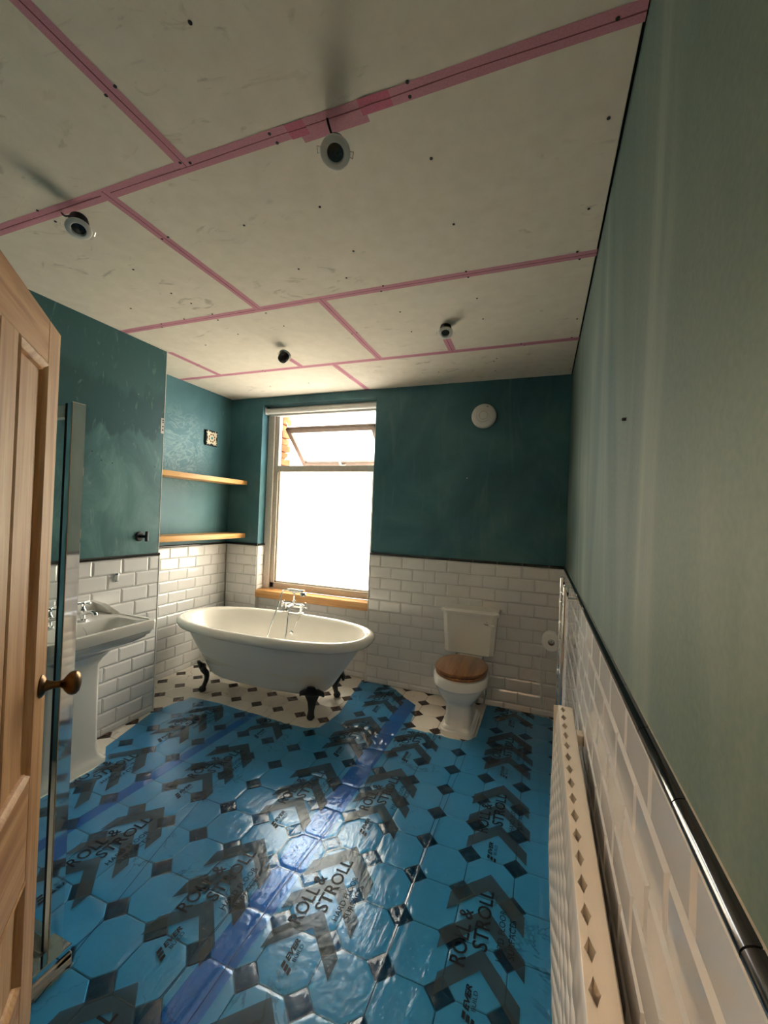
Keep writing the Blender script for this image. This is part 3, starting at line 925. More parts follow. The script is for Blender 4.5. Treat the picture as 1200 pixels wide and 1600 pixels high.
pr = [(0.0, 0.118, 0.205, -0.395, 6), (0.03, 0.118, 0.205, -0.395, 6), (0.036, 0.108, 0.195, -0.395, 6), (0.05, 0.105, 0.192, -0.395, 6), (0.06, 0.092, 0.178, -0.40, 5), (0.19, 0.086, 0.172, -0.405, 5), (0.205, 0.092, 0.18, -0.405, 4.5), (0.235, 0.118, 0.20, -0.42, 3.2),
      (0.275, 0.150, 0.22, -0.44, 2.5), (0.315, 0.172, 0.234, -0.45, 2.2), (0.332, 0.178, 0.238, -0.45, 2.15), (0.336, 0.187, 0.244, -0.45, 2.1), (0.388, 0.188, 0.245, -0.45, 2.1), (0.396, 0.182, 0.24, -0.45, 2.1)]
b = MB().loft([ring(0, cy, z, a, b_, e, 56) for z, a, b_, cy, e in pr])
b.box(-0.105, 0.105, -0.30, -0.03, 0.30, 0.415, bev=0.02, seg=3)
b.box(-0.07, 0.07, -0.28, -0.03, 0.0, 0.31, bev=0.015, seg=2)
b.box(-0.06, 0.06, -0.17, -0.06, 0.41, 0.434, bev=0.004)
b.build('pan', 'porcelain', wc, smooth=45)
def dish(z0, z1, a, b_, cy, rr):
    return [ring(0, cy, z0, a - rr, b_ - rr, 2.1, 56), ring(0, cy, z0 + rr * 0.5, a, b_, 2.1, 56), ring(0, cy, z1 - rr, a, b_, 2.1, 56), ring(0, cy, z1 - rr * 0.3, a - rr * 0.4, b_ - rr * 0.4, 2.1, 56), ring(0, cy, z1, a - rr * 1.4, b_ - rr * 1.4, 2.1, 56)]
MB().loft(dish(0.397, 0.418, 0.176, 0.222, -0.448, 0.007)).build('seat', 'seat_wood', wc, smooth=35)
MB().loft(dish(0.4215, 0.442, 0.180, 0.226, -0.448, 0.007)).build('seat_lid', 'seat_wood', wc, smooth=35)
for s in (-1, 1):
    MB().tube([(s * 0.075, -0.215, 0.405), (s * 0.075, -0.215, 0.432)], 0.011, 12).build('seat_hinge', 'brass', wc, smooth=40)
MB().tube([(-0.055, -0.212, 0.43), (0.11, -0.212, 0.43)], 0.011, 12).build('hinge_bar', 'white_plastic', wc, smooth=40)
lv = MB().lathe([(0.014, 0), (0.014, 0.006), (0.008, 0.012), (0.008, 0.03)], 14, T(0.128, -0.19, 0.688) @ RX(PI / 2))
lv.tube([(0.120, -0.215, 0.690), (0.15, -0.218, 0.684)], 0.009, 10)
lv = lv.build('flush_lever', 'chrome', wc, smooth=40)
MB().tube([(0.15, -0.218, 0.684), (0.195, -0.222, 0.677)], [0.008, 0.011], 10).build('lever_grip', 'porcelain', lv, smooth=40)
wp = MB().tube(spline([(0.115, -0.03, 0.02), (0.125, -0.05, 0.12), (0.12, -0.06, 0.25), (0.10, -0.07, 0.38), (0.10, -0.075, 0.43)], 5), 0.008, 10)
wp.lathe([(0.015, 0.1), (0.015, 0.14)], 10, T(0.124, -0.05, 0))
wp.build('water_pipe', 'chrome', wc, smooth=40)

# ------------------------------------------------------------------ toilet roll on its holder
th = empty('toilet_roll_holder', (0, -0.30, 0.665), label='chrome toilet roll holder on the right tiled wall', cat='holder')
MB().lathe([(0.022, 0), (0.022, 0.006), (0.016, 0.010)], 20, T(-0.0105, 0.10, 0) @ RY(-PI / 2)).build('wall_plate', 'chrome', th, smooth=30)
MB().tube([(-0.012, 0.10, 0), (-0.085, 0.10, 0), (-0.09, 0.09, 0), (-0.09, -0.075, 0)], 0.007, 10).lathe([(0.011, -0.007), (0.013, 0), (0.011, 0.007)], 12, T(-0.09, -0.076, 0) @ RX(PI / 2)).build('roll_bar', 'chrome', th, smooth=40)
tr_ = empty('toilet_roll', (-0.09, -0.30, 0.652), label='white toilet roll with a long sheet hanging down, right wall', cat='toilet roll')
MB().lathe([(0.021, -0.05), (0.058, -0.05), (0.058, 0.05), (0.021, 0.05), (0.021, -0.05)], 32, RX(PI / 2), False, False).build('paper_roll', 'paper', tr_, smooth=40)
MB().lathe([(0.0195, -0.051), (0.0207, -0.051), (0.0207, 0.051), (0.0195, 0.051), (0.0195, -0.051)], 24, RX(PI / 2), False, False).build('card_core', 'brown_glaze', tr_, smooth=40)
sheet = MB()
vs, fs = [], []
for i in range(13):
    t = i / 12
    x = -0.0588 - 0.004 * math.sin(t * 5) + 0.010 * t * t
    z = 0.005 - 0.47 * t
    vs += [(x - 0.009 * t, -0.049, z), (x + 0.007 * t, 0.049, z)]
    if i: fs.append((2 * i - 2, 2 * i, 2 * i + 1, 2 * i - 1))
o = sheet.add(vs, fs).build('hanging_sheet', 'paper', tr_)
o.modifiers.new('thickness', 'SOLIDIFY').thickness = 0.0008

# ------------------------------------------------------------------ towel rail
tr = empty('towel_rail', (-0.062, 0, 0), label='chrome ladder towel rail on the right wall before the radiator', cat='towel rail')
for y in (-1.285, -0.935):
    MB().tube([(0, y, 0.13), (0, y, 1.165)], 0.0125, 16).build('upright', 'chrome', tr, smooth=40)
    MB().lathe([(0.0128, 1.165), (0.0128, 1.170), (0.006, 1.175)], 16, T(0, y, 0)).build('end_cap', 'chrome', tr, smooth=40)
    for z in (1.115, 0.20):
        MB().tube([(0.0, y, z), (0.05, y, z)], 0.0085, 12).lathe([(0.017, 0), (0.017, 0.008)], 16, T(0.043, y, z) @ RY(PI / 2)).build('wall_bracket', 'chrome', tr, smooth=40)
for z in (0.17, 0.22, 0.27, 0.32, 0.37, 0.47, 0.52, 0.57, 0.62, 0.67, 0.78, 0.83, 0.88, 0.93, 1.04, 1.09):
    MB().tube([(0, -1.285, z), (0, -0.935, z)], 0.0085, 12).build('rung', 'chrome', tr, smooth=40)
for y in (-1.285, -0.935):
    MB().tube([(0, y, 0.005), (0, y, 0.10)], 0.0075, 10).lathe([(0.013, 0.09), (0.016, 0.10), (0.016, 0.12), (0.0125, 0.13)], 12, T(0, y, 0)).build('valve', 'chrome', tr, smooth=40)

# ------------------------------------------------------------------ radiator
rad = empty('panel_radiator', (0, 0, 0), label='long white panel radiator with scalloped top on the right wall', cat='radiator')
RY0, RY1, RZ0, RZ1, RP = -3.05, -1.535, 0.13, 0.72, 0.0715
# rear panel with round top rail
sec = [(-0.034, RZ0), (-0.034, RZ1 - 0.012), (-0.038, RZ1 - 0.003), (-0.046, RZ1), (-0.058, RZ1 - 0.001), (-0.062, RZ1 - 0.008), (-0.062, RZ0)]
MB().loft([[(x, RY0, z) for x, z in sec], [(x, RY1, z) for x, z in sec]]).build('rear_panel', 'radiator_white', rad, smooth=40)
# front panel: upright flutes and fine horizontal grooves, scalloped lip
ny = int((RY1 - RY0) / RP * 8)
zs = []
nz = 10
for k in range(nz):
    z0 = RZ0 + (RZ1 - 0.045 - RZ0) * k / nz
    dz = (RZ1 - 0.045 - RZ0) / nz
    zs += [(z0, 0.004), (z0 + dz * 0.15, 0.0), (z0 + dz * 0.85, 0.0)]
zs = [(z, o_ + max(0, 0.012 * (z - 0.45) / 0.22)) for z, o_ in zs]
zs += [(RZ1 - 0.045, 0.013), (RZ1 - 0.02, 0.0145), (RZ1 - 0.006, 0.017), (RZ1 - 0.001, 0.0185), (RZ1, 0.0205)]
vs, fs = [], []
for i in range(ny + 1):
    y = RY1 + (RY0 - RY1) * i / ny
    ph = math.cos(2 * PI * (y - RY1) / RP)
    for z, off in zs:
        vs.append((-0.108 + off + 0.0012 * ph * (1 if z < RZ1 - 0.03 else 0.0), y, z))
n = len(zs)
for i in range(ny):
    for k in range(n - 1):
        fs.append((i * n + k, i * n + k + 1, (i + 1) * n + k + 1, (i + 1) * n + k))
MB().add(vs, fs).build('front_panel', 'radiator_white', rad, smooth=35)
# top edges of the two sheets meet at welds and part in lozenge gaps
def lip(name, far_x, weld, mid, zr):
    vs, fs = [], []
    prof_ = [(0.0, weld), (0.14, weld), (0.34, (weld + mid) / 2), (0.5, mid), (0.66, (weld + mid) / 2), (0.86, weld)]
    k = 0
    while RY1 - (k + 1) * RP > RY0:
        for t, x in prof_:
            y = RY1 - (k + t) * RP
            vs += [(far_x, y, zr), (x, y, zr), (x, y, RZ1 - 0.035)]
        k += 1
    n_ = len(vs) // 3
    for i in range(n_ - 1):
        for q in range(2):
            fs.append((i * 3 + q, i * 3 + q + 1, i * 3 + q + 4, i * 3 + q + 3))
    return MB().add(vs, fs).build(name, 'radiator_white', rad)
lip('front_lip', -0.0885, -0.0738, -0.0835, RZ1)
lip('rear_lip', -0.0565, -0.0736, -0.0640, RZ1 - 0.001)
rects('inner_fins', 'radiator_white', rad, (-0.086, -0.062, RY0, RY1 - 0.002, RZ0, RZ1 - 0.033))
rects('end_cover', 'radiator_white', rad, (-0.106, -0.034, RY1, RY1 + 0.004, RZ0, RZ1 - 0.004))
for y in (-1.70, -2.75):
    rects('wall_bracket', 'radiator_white', rad, (-0.035, -0.0105, y - 0.02, y + 0.02, RZ1 - 0.06, RZ1 - 0.02), bev=0.002)
MB().tube([(-0.07, RY1 + 0.02, 0.004), (-0.07, RY1 + 0.02, 0.15)], 0.0075, 10).tube([(-0.07, RY1 + 0.02, 0.15), (-0.07, RY1 - 0.01, 0.15)], 0.012, 10).build('valve', 'chrome', rad, smooth=40)

def rebase(root, loc):
    """move the root to the thing's own base; its parts stay put"""
    root.location = loc
    for c in root.children:
        c.location = Vector(c.location) - Vector(loc)
rebase(rad, (-0.07, -2.29, 0))
rebase(bl, (-2.19, 0.062, 2.43))
rebase(hs, (-5.25, 11.0, -3.0))

# ------------------------------------------------------------------ pedestal basin
PBX, PBY = XC + 0.011, -1.895
bs = empty('pedestal_basin', (PBX, PBY, 0), label='white pedestal basin with two chrome taps against the chimney breast', cat='basin')
def rr(x0, x1, hy, z, c, cf=None):
    """rounded/clipped rectangle: back on the wall side x0, front x1"""
    pts = []
    cf = c if cf is None else cf
    for (cx, cy, a0, r) in ((x1 - cf, hy - cf, 0, cf), (x0 + c, hy - c, PI / 2, c), (x0 + c, -hy + c, PI, c), (x1 - cf, -hy + cf, 1.5 * PI, cf)):
        for k in range(6):
            a = a0 + PI / 2 * k / 5
            pts.append((cx + r * math.cos(a), cy + r * math.sin(a), z))
    return pts
ZB = 0.82
bas = [rr(0.05, 0.30, 0.14, 0.64, 0.03), rr(0.03, 0.34, 0.17, 0.665, 0.04), rr(0.01, 0.42, 0.235, 0.70, 0.05), rr(0.0, 0.465, 0.262, 0.725, 0.04), rr(0.0, 0.470, 0.266, 0.738, 0.035), rr(0.0, 0.482, 0.274, 0.742, 0.03),
       rr(0.0, 0.488, 0.278, 0.760, 0.03), rr(0.0, 0.500, 0.288, 0.766, 0.028), rr(0.0, 0.502, 0.290, 0.812, 0.028), rr(0.0, 0.498, 0.287, 0.820, 0.028),
       rr(0.012, 0.478, 0.268, 0.821, 0.03), rr(0.015, 0.474, 0.264, 0.816, 0.03), rr(0.215, 0.455, 0.235, 0.812, 0.06), rr(0.222, 0.445, 0.228, 0.80, 0.07), rr(0.235, 0.42, 0.195, 0.735, 0.08), rr(0.25, 0.39, 0.14, 0.695, 0.06), rr(0.29, 0.33, 0.03, 0.685, 0.02)]
MB().loft(bas).build('bowl', 'porcelain', bs, smooth=40)
# splash-back upstand with curved shoulders
up_ = [(-0.287, 0.818), (0.287, 0.818), (0.272, 0.842), (0.235, 0.868), (0.215, 0.886), (-0.215, 0.886), (-0.235, 0.868), (-0.272, 0.842)]
b = MB()
for x0, x1 in ((0.0, 0.03),):
    b.loft([[(x0, y, z) for y, z in up_], [(x1 - 0.005, y, z) for y, z in up_], [(x1, y * 0.98, 0.818 + (z - 0.818) * 0.92) for y, z in up_]])
for s in (-1, 1):
    b.loft([[(0.0, s * 0.285, 0.818), (0.20, s * 0.285, 0.818), (0.18, s * 0.281, 0.828), (0.10, s * 0.268, 0.866), (0.0, s * 0.26, 0.880)],
            [(0.0, s * 0.255, 0.818), (0.17, s * 0.258, 0.818), (0.155, s * 0.256, 0.826), (0.085, s * 0.245, 0.862), (0.0, s * 0.235, 0.880)]])
b.build('upstand', 'porcelain', bs, smooth=40)
def pr2(hx, hy, z, c, cx=0.155):
    return rr(cx - hx, cx + hx, hy, z, c, c)
MB().loft([pr2(0.115, 0.195, 0.0, 0.03), pr2(0.115, 0.195, 0.02, 0.03), pr2(0.108, 0.185, 0.03, 0.03), pr2(0.098, 0.165, 0.055, 0.03), pr2(0.092, 0.155, 0.10, 0.03), pr2(0.092, 0.15, 0.45, 0.03), pr2(0.094, 0.15, 0.57, 0.03), pr2(0.105, 0.16, 0.60, 0.03), pr2(0.13, 0.185, 0.635, 0.03), pr2(0.135, 0.19, 0.66, 0.03)]).build('pedestal', 'porcelain', bs, smooth=45)
for s in (1, -1):
    tp = empty('pillar_tap', (0.165, s * 0.085, 0.815))
    tp.parent = bs
    b = MB().lathe([(0.024, 0.0), (0.024, 0.005), (0.014, 0.010), (0.012, 0.045), (0.016, 0.052), (0.015, 0.062), (0.010, 0.068), (0.008, 0.082)], 16)
    b.tube(spline([(0.0, 0, 0.035), (0.035, 0, 0.047), (0.075, 0, 0.055), (0.10, 0, 0.048)], 5), [0.011] * 16, 12)
    b.lathe([(0.012, 0), (0.013, 0.012), (0.011, 0.016)], 12, T(0.098, 0, 0.052) @ RY(PI - 0.4))
    b.build('tap_body', 'chrome', tp, smooth=40)
    cross_handle(None, 0.092).build('tap_handle', 'chrome', tp, smooth=40)
ch = MB()
P = spline([(0.19, 0.03, 0.815), (0.225, 0.05, 0.79), (0.25, 0.055, 0.75), (0.265, 0.05, 0.715)], 6)
for p in P:
    ch.lathe([(0.0, -0.003), (0.003, 0), (0.0, 0.003)], 6, T(*p), False, False)
ch.tube(P, 0.0012, 5).build('plug_chain', 'chrome', bs)
MB().lathe([(0.019, 0), (0.023, 0.008), (0.023, 0.013), (0.0, 0.015)], 18, T(0.285, 0.05, 0.70), True, False).build('plug', 'black_plastic', bs, smooth=40)

# ------------------------------------------------------------------ shower
PX, PY = -1.597, -2.508
tray = tag(MB().box(XC + 0.011, PX + 0.066, YD, PY + 0.02, 0.004, 0.028, bev=0.004).box(XC + 0.011, PX + 0.066, PY - 0.03, PY + 0.02, 0.026, 0.045, bev=0.004).box(PX - 0.02, PX + 0.066, YD, PY + 0.02, 0.026, 0.045, bev=0.004).build('shower_tray', 'tray'),
           'low cream shower tray behind the open pine door', 'shower tray')
sh = empty('shower_enclosure', (PX, PY, 0), label='chrome-framed clear glass shower enclosure behind the open pine door', cat='shower')
MB().box(-0.016, 0.016, -0.022, 0.022, 0.046, 1.795, bev=0.0025).build('corner_post', 'chrome', sh)
rects('glazing_channel', 'dark', sh, (-0.0165, -0.009, -0.0232, -0.0215, 0.05, 1.79))
rects('side_pane', 'clear_glass', sh, (XC - PX + 0.014, -0.018, 0.004, 0.010, 0.07, 1.76))
rects('top_rail', 'white_gloss', sh, (XC - PX + 0.012, -0.02, -0.008, 0.022, 1.75, 1.79), bev=0.002)
rects('side_bottom_rail', 'chrome', sh, (XC - PX + 0.012, -0.02, -0.008, 0.022, 0.046, 0.075), bev=0.002)
rects('threshold_rail', 'chrome', sh, (0.014, 0.060, YD - PY, 0.022, 0.046, 0.066), bev=0.003)

# ------------------------------------------------------------------ pine door
dang = math.atan2(0.684, -0.729)
hx, hy = -1.48 + 0.729 * 0.755, -2.632 - 0.684 * 0.755
door = empty('door_1', (hx, hy, 0), dang, kind='structure')
DW, DH, TH = 0.755, 1.95, 0.034     # local x from hinge to edge, face towards -y
z_b, z_m0, z_m1, z_t = 0.215, 0.49, 0.755, 1.835
st, mu = 0.110, 0.10
mc = DW / 2
def dbox(name, m, *bx, bev=0.0025, parent=door):
    return rects(name, m, parent, *bx, bev=bev)
dbox('stile', 'pine_upright', (DW - st, DW, 0, TH, 0.008, DH))
dbox('stile', 'pine_upright', (0, st, 0, TH, 0.008, DH))
dbox('top_rail', 'pine_across', (st + 0.0012, DW - st - 0.0012, 0, TH, z_t, DH))
dbox('lock_rail', 'pine_across', (st + 0.0012, DW - st - 0.0012, 0, TH, z_m0, z_m1))
dbox('bottom_rail', 'pine_across', (st, DW - st, 0, TH, 0.008, z_b))
dbox('muntin', 'pine_upright', (mc - mu / 2, mc + mu / 2, 0, TH, z_m1, z_t))
dbox('muntin', 'pine_upright', (mc - mu / 2, mc + mu / 2, 0, TH, z_b, z_m0))
def moulding(x0, x1, z0, z1):
    """ogee frame inside a panel opening, on the face seen (local -y side is the hall side, +y room)"""
    pf = [(0.0, 0.0), (0.006, 0.003), (0.010, 0.001), (0.018, -0.006), (0.022, -0.005), (0.026, -0.012), (0.028, -0.020)]
    b = MB()
    for side, sgn in ((0.0, 1), (TH, -1)):
        rs = []
        for d, h in pf:
            y = side + sgn * (-h) if sgn > 0 else side + h
            rs.append([(x0 + d, y, z0 + d), (x1 - d, y, z0 + d), (x1 - d, y, z1 - d), (x0 + d, y, z1 - d)])
        b.loft(rs, False, False)
    return b
for (x0, x1) in ((st, mc - mu / 2), (mc + mu / 2, DW - st)):
    for (z0, z1) in ((z_b, z_m0), (z_m1, z_t)):
        p = dbox('panel', 'pine_upright', (x0 - 0.004, x1 + 0.004, TH / 2 - 0.005, TH / 2 + 0.005, z0 - 0.004, z1 + 0.004), bev=0.0)
        moulding(x0, x1, z0, z1).build('moulding', 'pine_upright', p, smooth=25)
kb = empty('door_knob', (DW - 0.045, 0, 0.967))
kb.parent = door
for s, Rm in ((-1, RX(PI / 2)), (1, RX(-PI / 2) )):
    mt = T(0, 0 if s < 0 else TH, 0) @ Rm
    MB().lathe([(0.031, 0), (0.031, 0.003), (0.027, 0.006), (0.022, 0.009), (0.016, 0.011), (0.013, 0.018), (0.0095, 0.030), (0.0095, 0.046)], 24, mt).build('rose', 'brass', kb, smooth=35)
    MB().lathe([(0.0095, 0.044), (0.013, 0.050), (0.022, 0.056), (0.030, 0.064), (0.033, 0.073), (0.031, 0.081), (0.024, 0.087), (0.012, 0.090), (0.0, 0.091)], 28, mt, True, False).build('knob', 'brass', kb, smooth=35)

# ------------------------------------------------------------------ downlights hanging from the ceiling
def downlight(loc, tilt, hole, label):
    e = empty('downlight', loc, label=label, cat='light', group='dangling ceiling downlights')
    if isinstance(tilt, str):
        d_ = Vector((-0.18, -3.40, 1.47)) - Vector(loc)
        d_ = d_.normalized() * (0.85 if tilt == 'cam' else 0.35) + Vector((0, 0, -0.5))
        e.rotation_euler = (-d_).to_track_quat('Z', 'Y').to_euler()
    else:
        e.rotation_euler = tilt
    MB().lathe([(0.0235, 0.006), (0.0235, 0.0), (0.026, -0.003), (0.038, -0.003), (0.0425, 0.0), (0.043, 0.003), (0.040, 0.005), (0.030, 0.006), (0.0235, 0.006)], 36, None, False, False).build('trim_ring', 'white_plastic', e, smooth=40)
    MB().lathe([(0.0, 0.004), (0.0225, 0.005)], 28, None, False, False).build('lens', 'lens_glass', e, smooth=40)
    MB().lathe([(0.024, 0.006), (0.032, 0.008), (0.034, 0.03), (0.030, 0.055), (0.018, 0.062)], 28).build('housing', 'dark', e, smooth=40)
    for s in (-1, 1):
        MB().tube([(s * 0.034, -0.006, 0.012), (s * 0.050, -0.008, 0.004), (s * 0.052, 0.008, 0.004), (s * 0.034, 0.006, 0.012)], 0.0012, 6).build('spring_clip', 'chrome', e)
    inv = e.matrix_basis.inverted()
    top = inv @ Vector(hole)
    MB().tube(spline([(0, 0, 0.058), (0.006, 0.004, 0.075), tuple(top * 0.7), tuple(top)], 4), 0.0035, 8).build('cable', 'black_plastic', e, smooth=40)
    return e
downlight((-0.767, -2.364, 2.502), 'cam', (-0.789, -2.385, 2.60), 'loose downlight hanging nearest the camera, under the patched pink tape')
downlight((-1.845, -2.372, 2.502), 'half', (-1.961, -2.37, 2.60), 'loose downlight at the left above the pine door')
downlight((-1.87, -0.99, 2.548), (2.5, 0.25, 0.3), (-1.935, -0.93, 2.60), 'dark tilted downlight dangling near the alcove, seen from its back')
downlight((-0.735, -1.06, 2.535), 'half', (-0.774, -0.96, 2.60), 'loose downlight beside the short tape strip, nearest the round wall cover')

# ------------------------------------------------------------------ blue protective film
OUT = [(-2.60, -3.19), (-2.60, -1.80), (-2.55, -1.68), (-2.726, -1.20), (-2.70, -1.02), (-2.672, -0.895), (-2.52, -0.885), (-2.393, -0.881), (-2.20, -0.900), (-2.025, -0.905), (-1.80, -0.925), (-1.623, -0.92), (-1.549, -0.872),
       (-1.522, -0.640), (-1.565, -0.35), (-1.615, -0.02), (-1.36, -0.012), (-1.30, -0.05), (-1.169, -0.165), (-1.045, -0.266), (-1.02, -0.40), (-1.005, -0.545), (-1.024, -0.612), (-0.90, -0.622), (-0.76, -0.622), (-0.69, -0.628), (-0.60, -0.62),
       (-0.542, -0.535), (-0.538, -0.20), (-0.536, -0.023), (-0.46, -0.006), (-0.40, -0.014), (-0.25, -0.022), (-0.068, -0.036), (-0.035, -0.08), (-0.03, -3.19)]
# keep clear of the pedestal, tray and rail feet
OUT[0:2] = [(-1.527, -3.19), (-1.527, -2.484), (-2.45, -2.484), (-2.45, -1.80)]
OUT[4] = (-2.47, -1.715)
OUT.insert(5, (-2.60, -1.62))
def inside(poly, x, y):
    c = False
    j = len(poly) - 1
    for i in range(len(poly)):
        xi, yi = poly[i]
        xj, yj = poly[j]
        if (yi > y) != (yj > y) and x < (xj - xi) * (y - yi) / (yj - yi) + xi:
            c = not c
        j = i
    return c
def nearest(poly, x, y):
    best, bp = 1e9, (x, y)
    for i in range(len(poly)):
        ax, ay = poly[i]
        bx_, by_ = poly[(i + 1) % len(poly)]
        dx, dy = bx_ - ax, by_ - ay
        L2 = dx * dx + dy * dy
        if L2 < 1e-12: continue
        t = max(0, min(1, ((x - ax) * dx + (y - ay) * dy) / L2))
        px, py = ax + t * dx, ay + t * dy
        d_ = (px - x) ** 2 + (py - y) ** 2
        if d_ < best: best, bp = d_, (px, py)
    return bp, math.sqrt(best)
CREASE = [(-2.36, -1.12, 0.20, 0.007), (-1.16, -0.80, 0.15, 0.008), (-2.05, -0.98, 0.13, 0.006), (-0.85, -0.70, 0.13, 0.005), (-1.33, -0.12, 0.16, 0.006), (-0.36, -0.10, 0.18, 0.006), (-2.33, -1.72, 0.16, 0.005), (-1.33, -0.95, 0.08, 0.004)]
RIDGE = [(-0.60, 0.03, 0.0022), (-1.195, 0.0, 0.0018), (-1.075, 0.02, 0.0022), (-1.73, -0.13, 0.0022), (-0.10, 0.0, 0.006), (-0.14, -0.01, 0.003), (-0.44, 0.10, 0.0016), (-0.40, 0.06, 0.0016), (-0.24, 0.05, 0.002), (-0.57, 0.03, 0.0012)]
def film_h(x, y):
    u, v = (x - LX) / LS, (y - LY) / LS
    fu, fv = u - round(u), v - round(v)            # distance from a dot centre, in pitches
    # octagon cell edges: straight joints and dot edges
    au, av = abs(abs(u - math.floor(u)) - 0.5), abs(abs(v - math.floor(v)) - 0.5)   # 0.5 at joints
    dj = min(0.5 - au, 0.5 - av) * LS
    dd_ = abs(abs(fu) + abs(fv) - HD / LS) * LS * 0.7
    d_ = min(dj if abs(fu) + abs(fv) > HD / LS else 1, dd_)
    h = 0.0030 - 0.0024 * math.exp(-(d_ / 0.0065) ** 2)
    h += 0.0007 * mnoise.noise(Vector((x * 9, y * 5, 0.3)))
    for x0, sl, a in RIDGE:
        q = abs(x - x0 - sl * (y + 1.7))
        if q < 0.03: h += a * math.exp(-(q / 0.008) ** 2)
    for cx, cy, r, a in CREASE:
        q = ((x - cx) ** 2 + (y - cy) ** 2) / (r * r)
        if q < 4:
            h += 1.6 * a * math.exp(-q * 1.3) * max(0, 0.15 + 1.2 * mnoise.noise(Vector(((x + y * 0.6) * 30, (y - x * 0.4) * 11, 2.0))))
    return h
def film_strip(poly, label, dz, cell=0.008):
    xs = [p[0] for p in poly]
    ys = [p[1] for p in poly]
    x0, x1, y0, y1 = min(xs), max(xs), max(min(ys), -2.95), max(ys)
    nx, ny_ = int((x1 - x0) / cell) + 1, int((y1 - y0) / cell) + 1
    idx = {}
    vs, fs = [], []
    def vid(i, j):
        if (i, j) not in idx:
            idx[(i, j)] = len(vs)
            vs.append([x0 + i * cell, y0 + j * cell])
        return idx[(i, j)]
    for i in range(nx):
        for j in range(ny_):
            if inside(poly, x0 + (i + 0.5) * cell, y0 + (j + 0.5) * cell):
                fs.append((vid(i, j), vid(i + 1, j), vid(i + 1, j + 1), vid(i, j + 1)))
    cnt = {}
    for f in fs:
        for k in range(4):
            e = tuple(sorted((f[k], f[(k + 1) % 4])))
            cnt[e] = cnt.get(e, 0) + 1
    bd = {v for e, c in cnt.items() if c == 1 for v in e}
    for v in bd:
        p, d_ = nearest(poly, *vs[v])
        if d_ < cell * 1.1: vs[v] = list(p)
    V = [(x, y, film_h(x, y) + dz) for x, y in vs]
    o = MB().add(V, fs).build('protective_film', 'blue_film', None, smooth=180, recalc=False)
    return tag(o, label, 'floor film', 'blue floor film strips')
def strip_poly(xa, xb, sa=0.0, sb=0.0):
    P = clip(OUT, -1, sa, -xa + sa * -1.7)
    return clip(P, 1, -sb, xb - sb * -1.7)
S1 = strip_poly(-1.165, 0.0, 0.0, 0)
S2 = strip_poly(-2.14, -1.045, 0.05, 0.0)
S3 = strip_poly(-3.0, -2.075, 0, 0.05)
f1 = film_strip(S1, 'widest blue printed protective film strip, running from the toilet past the radiator', 0.0)
f2 = film_strip(S2, 'middle blue printed protective film strip running from the bath foot to the camera', 0.0014)
f3 = film_strip(S3, 'blue protective film strip at the left, beside the pedestal basin', 0.0)

# lettering and chevrons printed on the film; local frame: y = reading direction, x = down the lines
def text_mesh(body, x_base, y0, y1, cap, bold=0.0, shear=0.0):
    cu = D.curves.new('lettering', 'FONT')
    cu.body = body
    cu.size = 1.0
    cu.offset = bold
    cu.shear = shear
    cu.resolution_u = 3
    o = D.objects.new('lettering', cu)
    COL.objects.link(o)
    dg = bpy.context.evaluated_depsgraph_get()
    me = D.meshes.new_from_object(o.evaluated_get(dg))
    xs = [v.co.x for v in me.vertices]
    ysv = [v.co.y for v in me.vertices]
    a, b_ = min(xs), max(xs)
    c0, c1 = 0.0, 0.70
    out_v, out_f = [], []
    for v in me.vertices:
        t = (v.co.x - a) / (b_ - a)
        out_v.append((x_base - (v.co.y / c1) * cap, y0 + (y1 - y0) * t, 0))
    for p in me.polygons:
        out_f.append(tuple(p.vertices))
    D.objects.remove(o)
    D.curves.remove(cu)
    D.meshes.remove(me)
    return out_v, out_f
INKS = []
for args in (('STROLL', 0.0, -0.243, 0.0, 0.050, 0.012), ('ROLL &', -0.064, -0.318, -0.108, 0.050, 0.012), ('HARD FLOOR', 0.052, -0.256, -0.062, 0.022, 0.0), ('SURFACES', 0.088, -0.235, -0.088, 0.022, 0.0),
             ('EVER', -0.030, -0.436, -0.362, 0.017, 0.035, 0.3), ('BUILD', -0.010, -0.430, -0.372, 0.013, 0.0)):
    INKS.append(('printed_lettering', MB().add(*text_mesh(*args)), 'film_ink', 0.0011))
for k in range(3):
    y = -0.437 - 0.006 * k
    INKS.append(('printed_logo_bar', MB().add([(-0.047 + 0.014 * k, y, 0), (-0.047 + 0.014 * k, y - 0.020, 0), (-0.037 + 0.014 * k, y - 0.024, 0), (-0.037 + 0.014 * k, y - 0.004, 0)], [(0, 1, 2, 3)]), 'film_ink', 0.0011))
def chevron(ax, ay, half, th):
    grey = MB()
    n = 8
    vs, fs = [], []
    for i in range(-n, n + 1):
        t = half * i / n
        for k in range(4):
            vs.append((ax + t, ay - abs(t) * 1.02 - th * k / 3, 0))
        if i > -n:
            for k in range(3):
                q = (i + n - 1) * 4 + k
                fs.append((q, q + 1, q + 5, q + 4))
    INKS.append(('printed_chevron', grey.add(vs, fs), 'film_grey_print', 0.0006))
chevron(-0.022, 0.082, 0.138, 0.082)
chevron(-0.018, -0.078, 0.142, 0.070)
chevron(-0.014, -0.235, 0.128, 0.072)
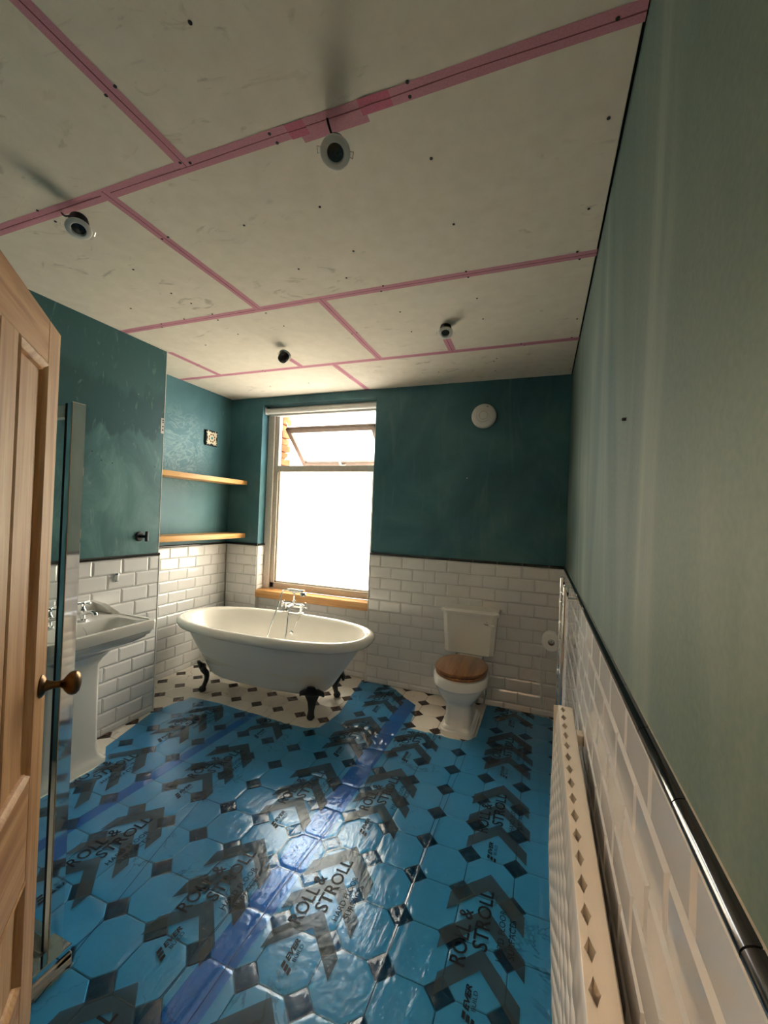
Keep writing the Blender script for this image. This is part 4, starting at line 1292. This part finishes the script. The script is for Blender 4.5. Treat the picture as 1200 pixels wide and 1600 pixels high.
def put_print(strip, poly, X, Yv, dz):
    for nm, src, m, up in INKS:
        keep = []
        for f in src.f:
            cx = sum(src.v[i][0] for i in f) / len(f) + X
            cy = sum(src.v[i][1] for i in f) / len(f) + Yv
            if inside(poly, cx, cy) and cy > -2.94 and all(inside(OUT, src.v[i][0] + X, src.v[i][1] + Yv) for i in f):
                keep.append(f)
        if not keep: continue
        used = sorted({i for f in keep for i in f})
        mp = {v: k for k, v in enumerate(used)}
        vs = []
        for i in used:
            x, y = src.v[i][0] + X, src.v[i][1] + Yv
            vs.append((x, y, max(film_h(x, y), 0.0030) + dz + up))
        MB().add(vs, [tuple(mp[i] for i in f) for f in keep]).build(nm, m, strip, recalc=False)
PER = 0.622
for k in range(-1, 4):
    put_print(f1, S1, -0.304, -1.691 + 0.622 * k, 0.0)
    put_print(f1, S1, -0.872, -1.158 - 0.622 + PER * k - (0.0 if k < 2 else 0.0), 0.0)
    put_print(f2, S2, -1.270, -1.905 + PER * k, 0.0014)
    put_print(f2, S2, -1.832, -1.937 + PER * k, 0.0014)
    put_print(f3, S3, -2.345, -1.60 - PER + PER * k, 0.0)

# dark crease lines where the film was folded on the roll
def crease_line(strip, poly, pts, dz, w=0.0013):
    P = []
    for (xa, ya), (xb, yb) in zip(pts[:-1], pts[1:]):
        n = max(2, int(math.hypot(xb - xa, yb - ya) / 0.02))
        for i in range(n):
            t = i / n
            P.append((xa + (xb - xa) * t, ya + (yb - ya) * t))
    vs, fs = [], []
    for x, y in P:
        if not inside(poly, x, y): continue
        x += 0.003 * mnoise.noise(Vector((x * 5, y * 6, 1)))
        z = max(film_h(x - w, y), film_h(x + w, y), 0.0022) + dz + 0.0008
        vs += [(x - w, y, z), (x + w, y, z)]
    for i in range(len(vs) // 2 - 1):
        fs.append((2 * i, 2 * i + 1, 2 * i + 3, 2 * i + 2))
    if fs: MB().add(vs, fs).build('fold_crease', 'crease_blue', strip, recalc=False)
plain('crease_blue', (0.006, 0.03, 0.08, 1), 0.3, var=0.2)
crease_line(f2, S2, [(-1.20, -2.9), (-1.195, -2.17), (-1.21, -1.9)], 0.0014)
crease_line(f2, S2, [(-1.07, -2.9), (-1.077, -2.0), (-1.05, -1.6)], 0.0014)
crease_line(f2, S2, [(-1.52, -2.6), (-1.611, -2.252), (-1.687, -1.959), (-1.735, -1.745), (-1.75, -1.6)], 0.0014)
crease_line(f1, S1, [(-1.174, -0.526), (-1.028, -1.286), (-1.0, -1.5)], 0.0)
crease_line(f1, S1, [(-0.625, -2.6), (-0.606, -1.7), (-0.57, -0.75)], 0.0)

# ------------------------------------------------------------------ hall lamp behind the camera
hl = empty('hall_lamp', (-0.75, -4.2, H), label='warm pendant lamp in the hall outside the bathroom', cat='lamp')
MB().lathe([(0.05, 0.0), (0.05, -0.02)], 20).build('ceiling_rose', 'white_plastic', hl)
MB().tube([(0, 0, -0.02), (0, 0, -0.28)], 0.004, 8).build('flex', 'white_plastic', hl)
MB().lathe([(0.02, -0.40), (0.10, -0.39), (0.15, -0.34), (0.165, -0.29), (0.160, -0.29), (0.145, -0.335), (0.10, -0.38), (0.02, -0.39)], 28, None, True, True).build('bowl_shade', 'brass', hl, smooth=40)
t = NT('lit_bulb')
t.bsdf.inputs['Emission Color'].default_value = (1, 0.72, 0.45, 1)
t.bsdf.inputs['Emission Strength'].default_value = 5
t.noise(t.pos(), 5)
MAT['lit_bulb'] = t.m
MB().lathe([(0.012, -0.27), (0.014, -0.28), (0.03, -0.32), (0.032, -0.34), (0.02, -0.365), (0.0, -0.37)], 20, None, True, False).build('bulb', 'lit_bulb', hl, smooth=40)
pl_d = D.lights.new('bulb_light', 'POINT')
pl_d.energy = 46
pl_d.color = (1, 0.80, 0.62)
pl_d.shadow_soft_size = 0.02
plo = D.objects.new('bulb_light', pl_d)
plo.location = (0.06, 0, -0.30)
link(plo, hl)
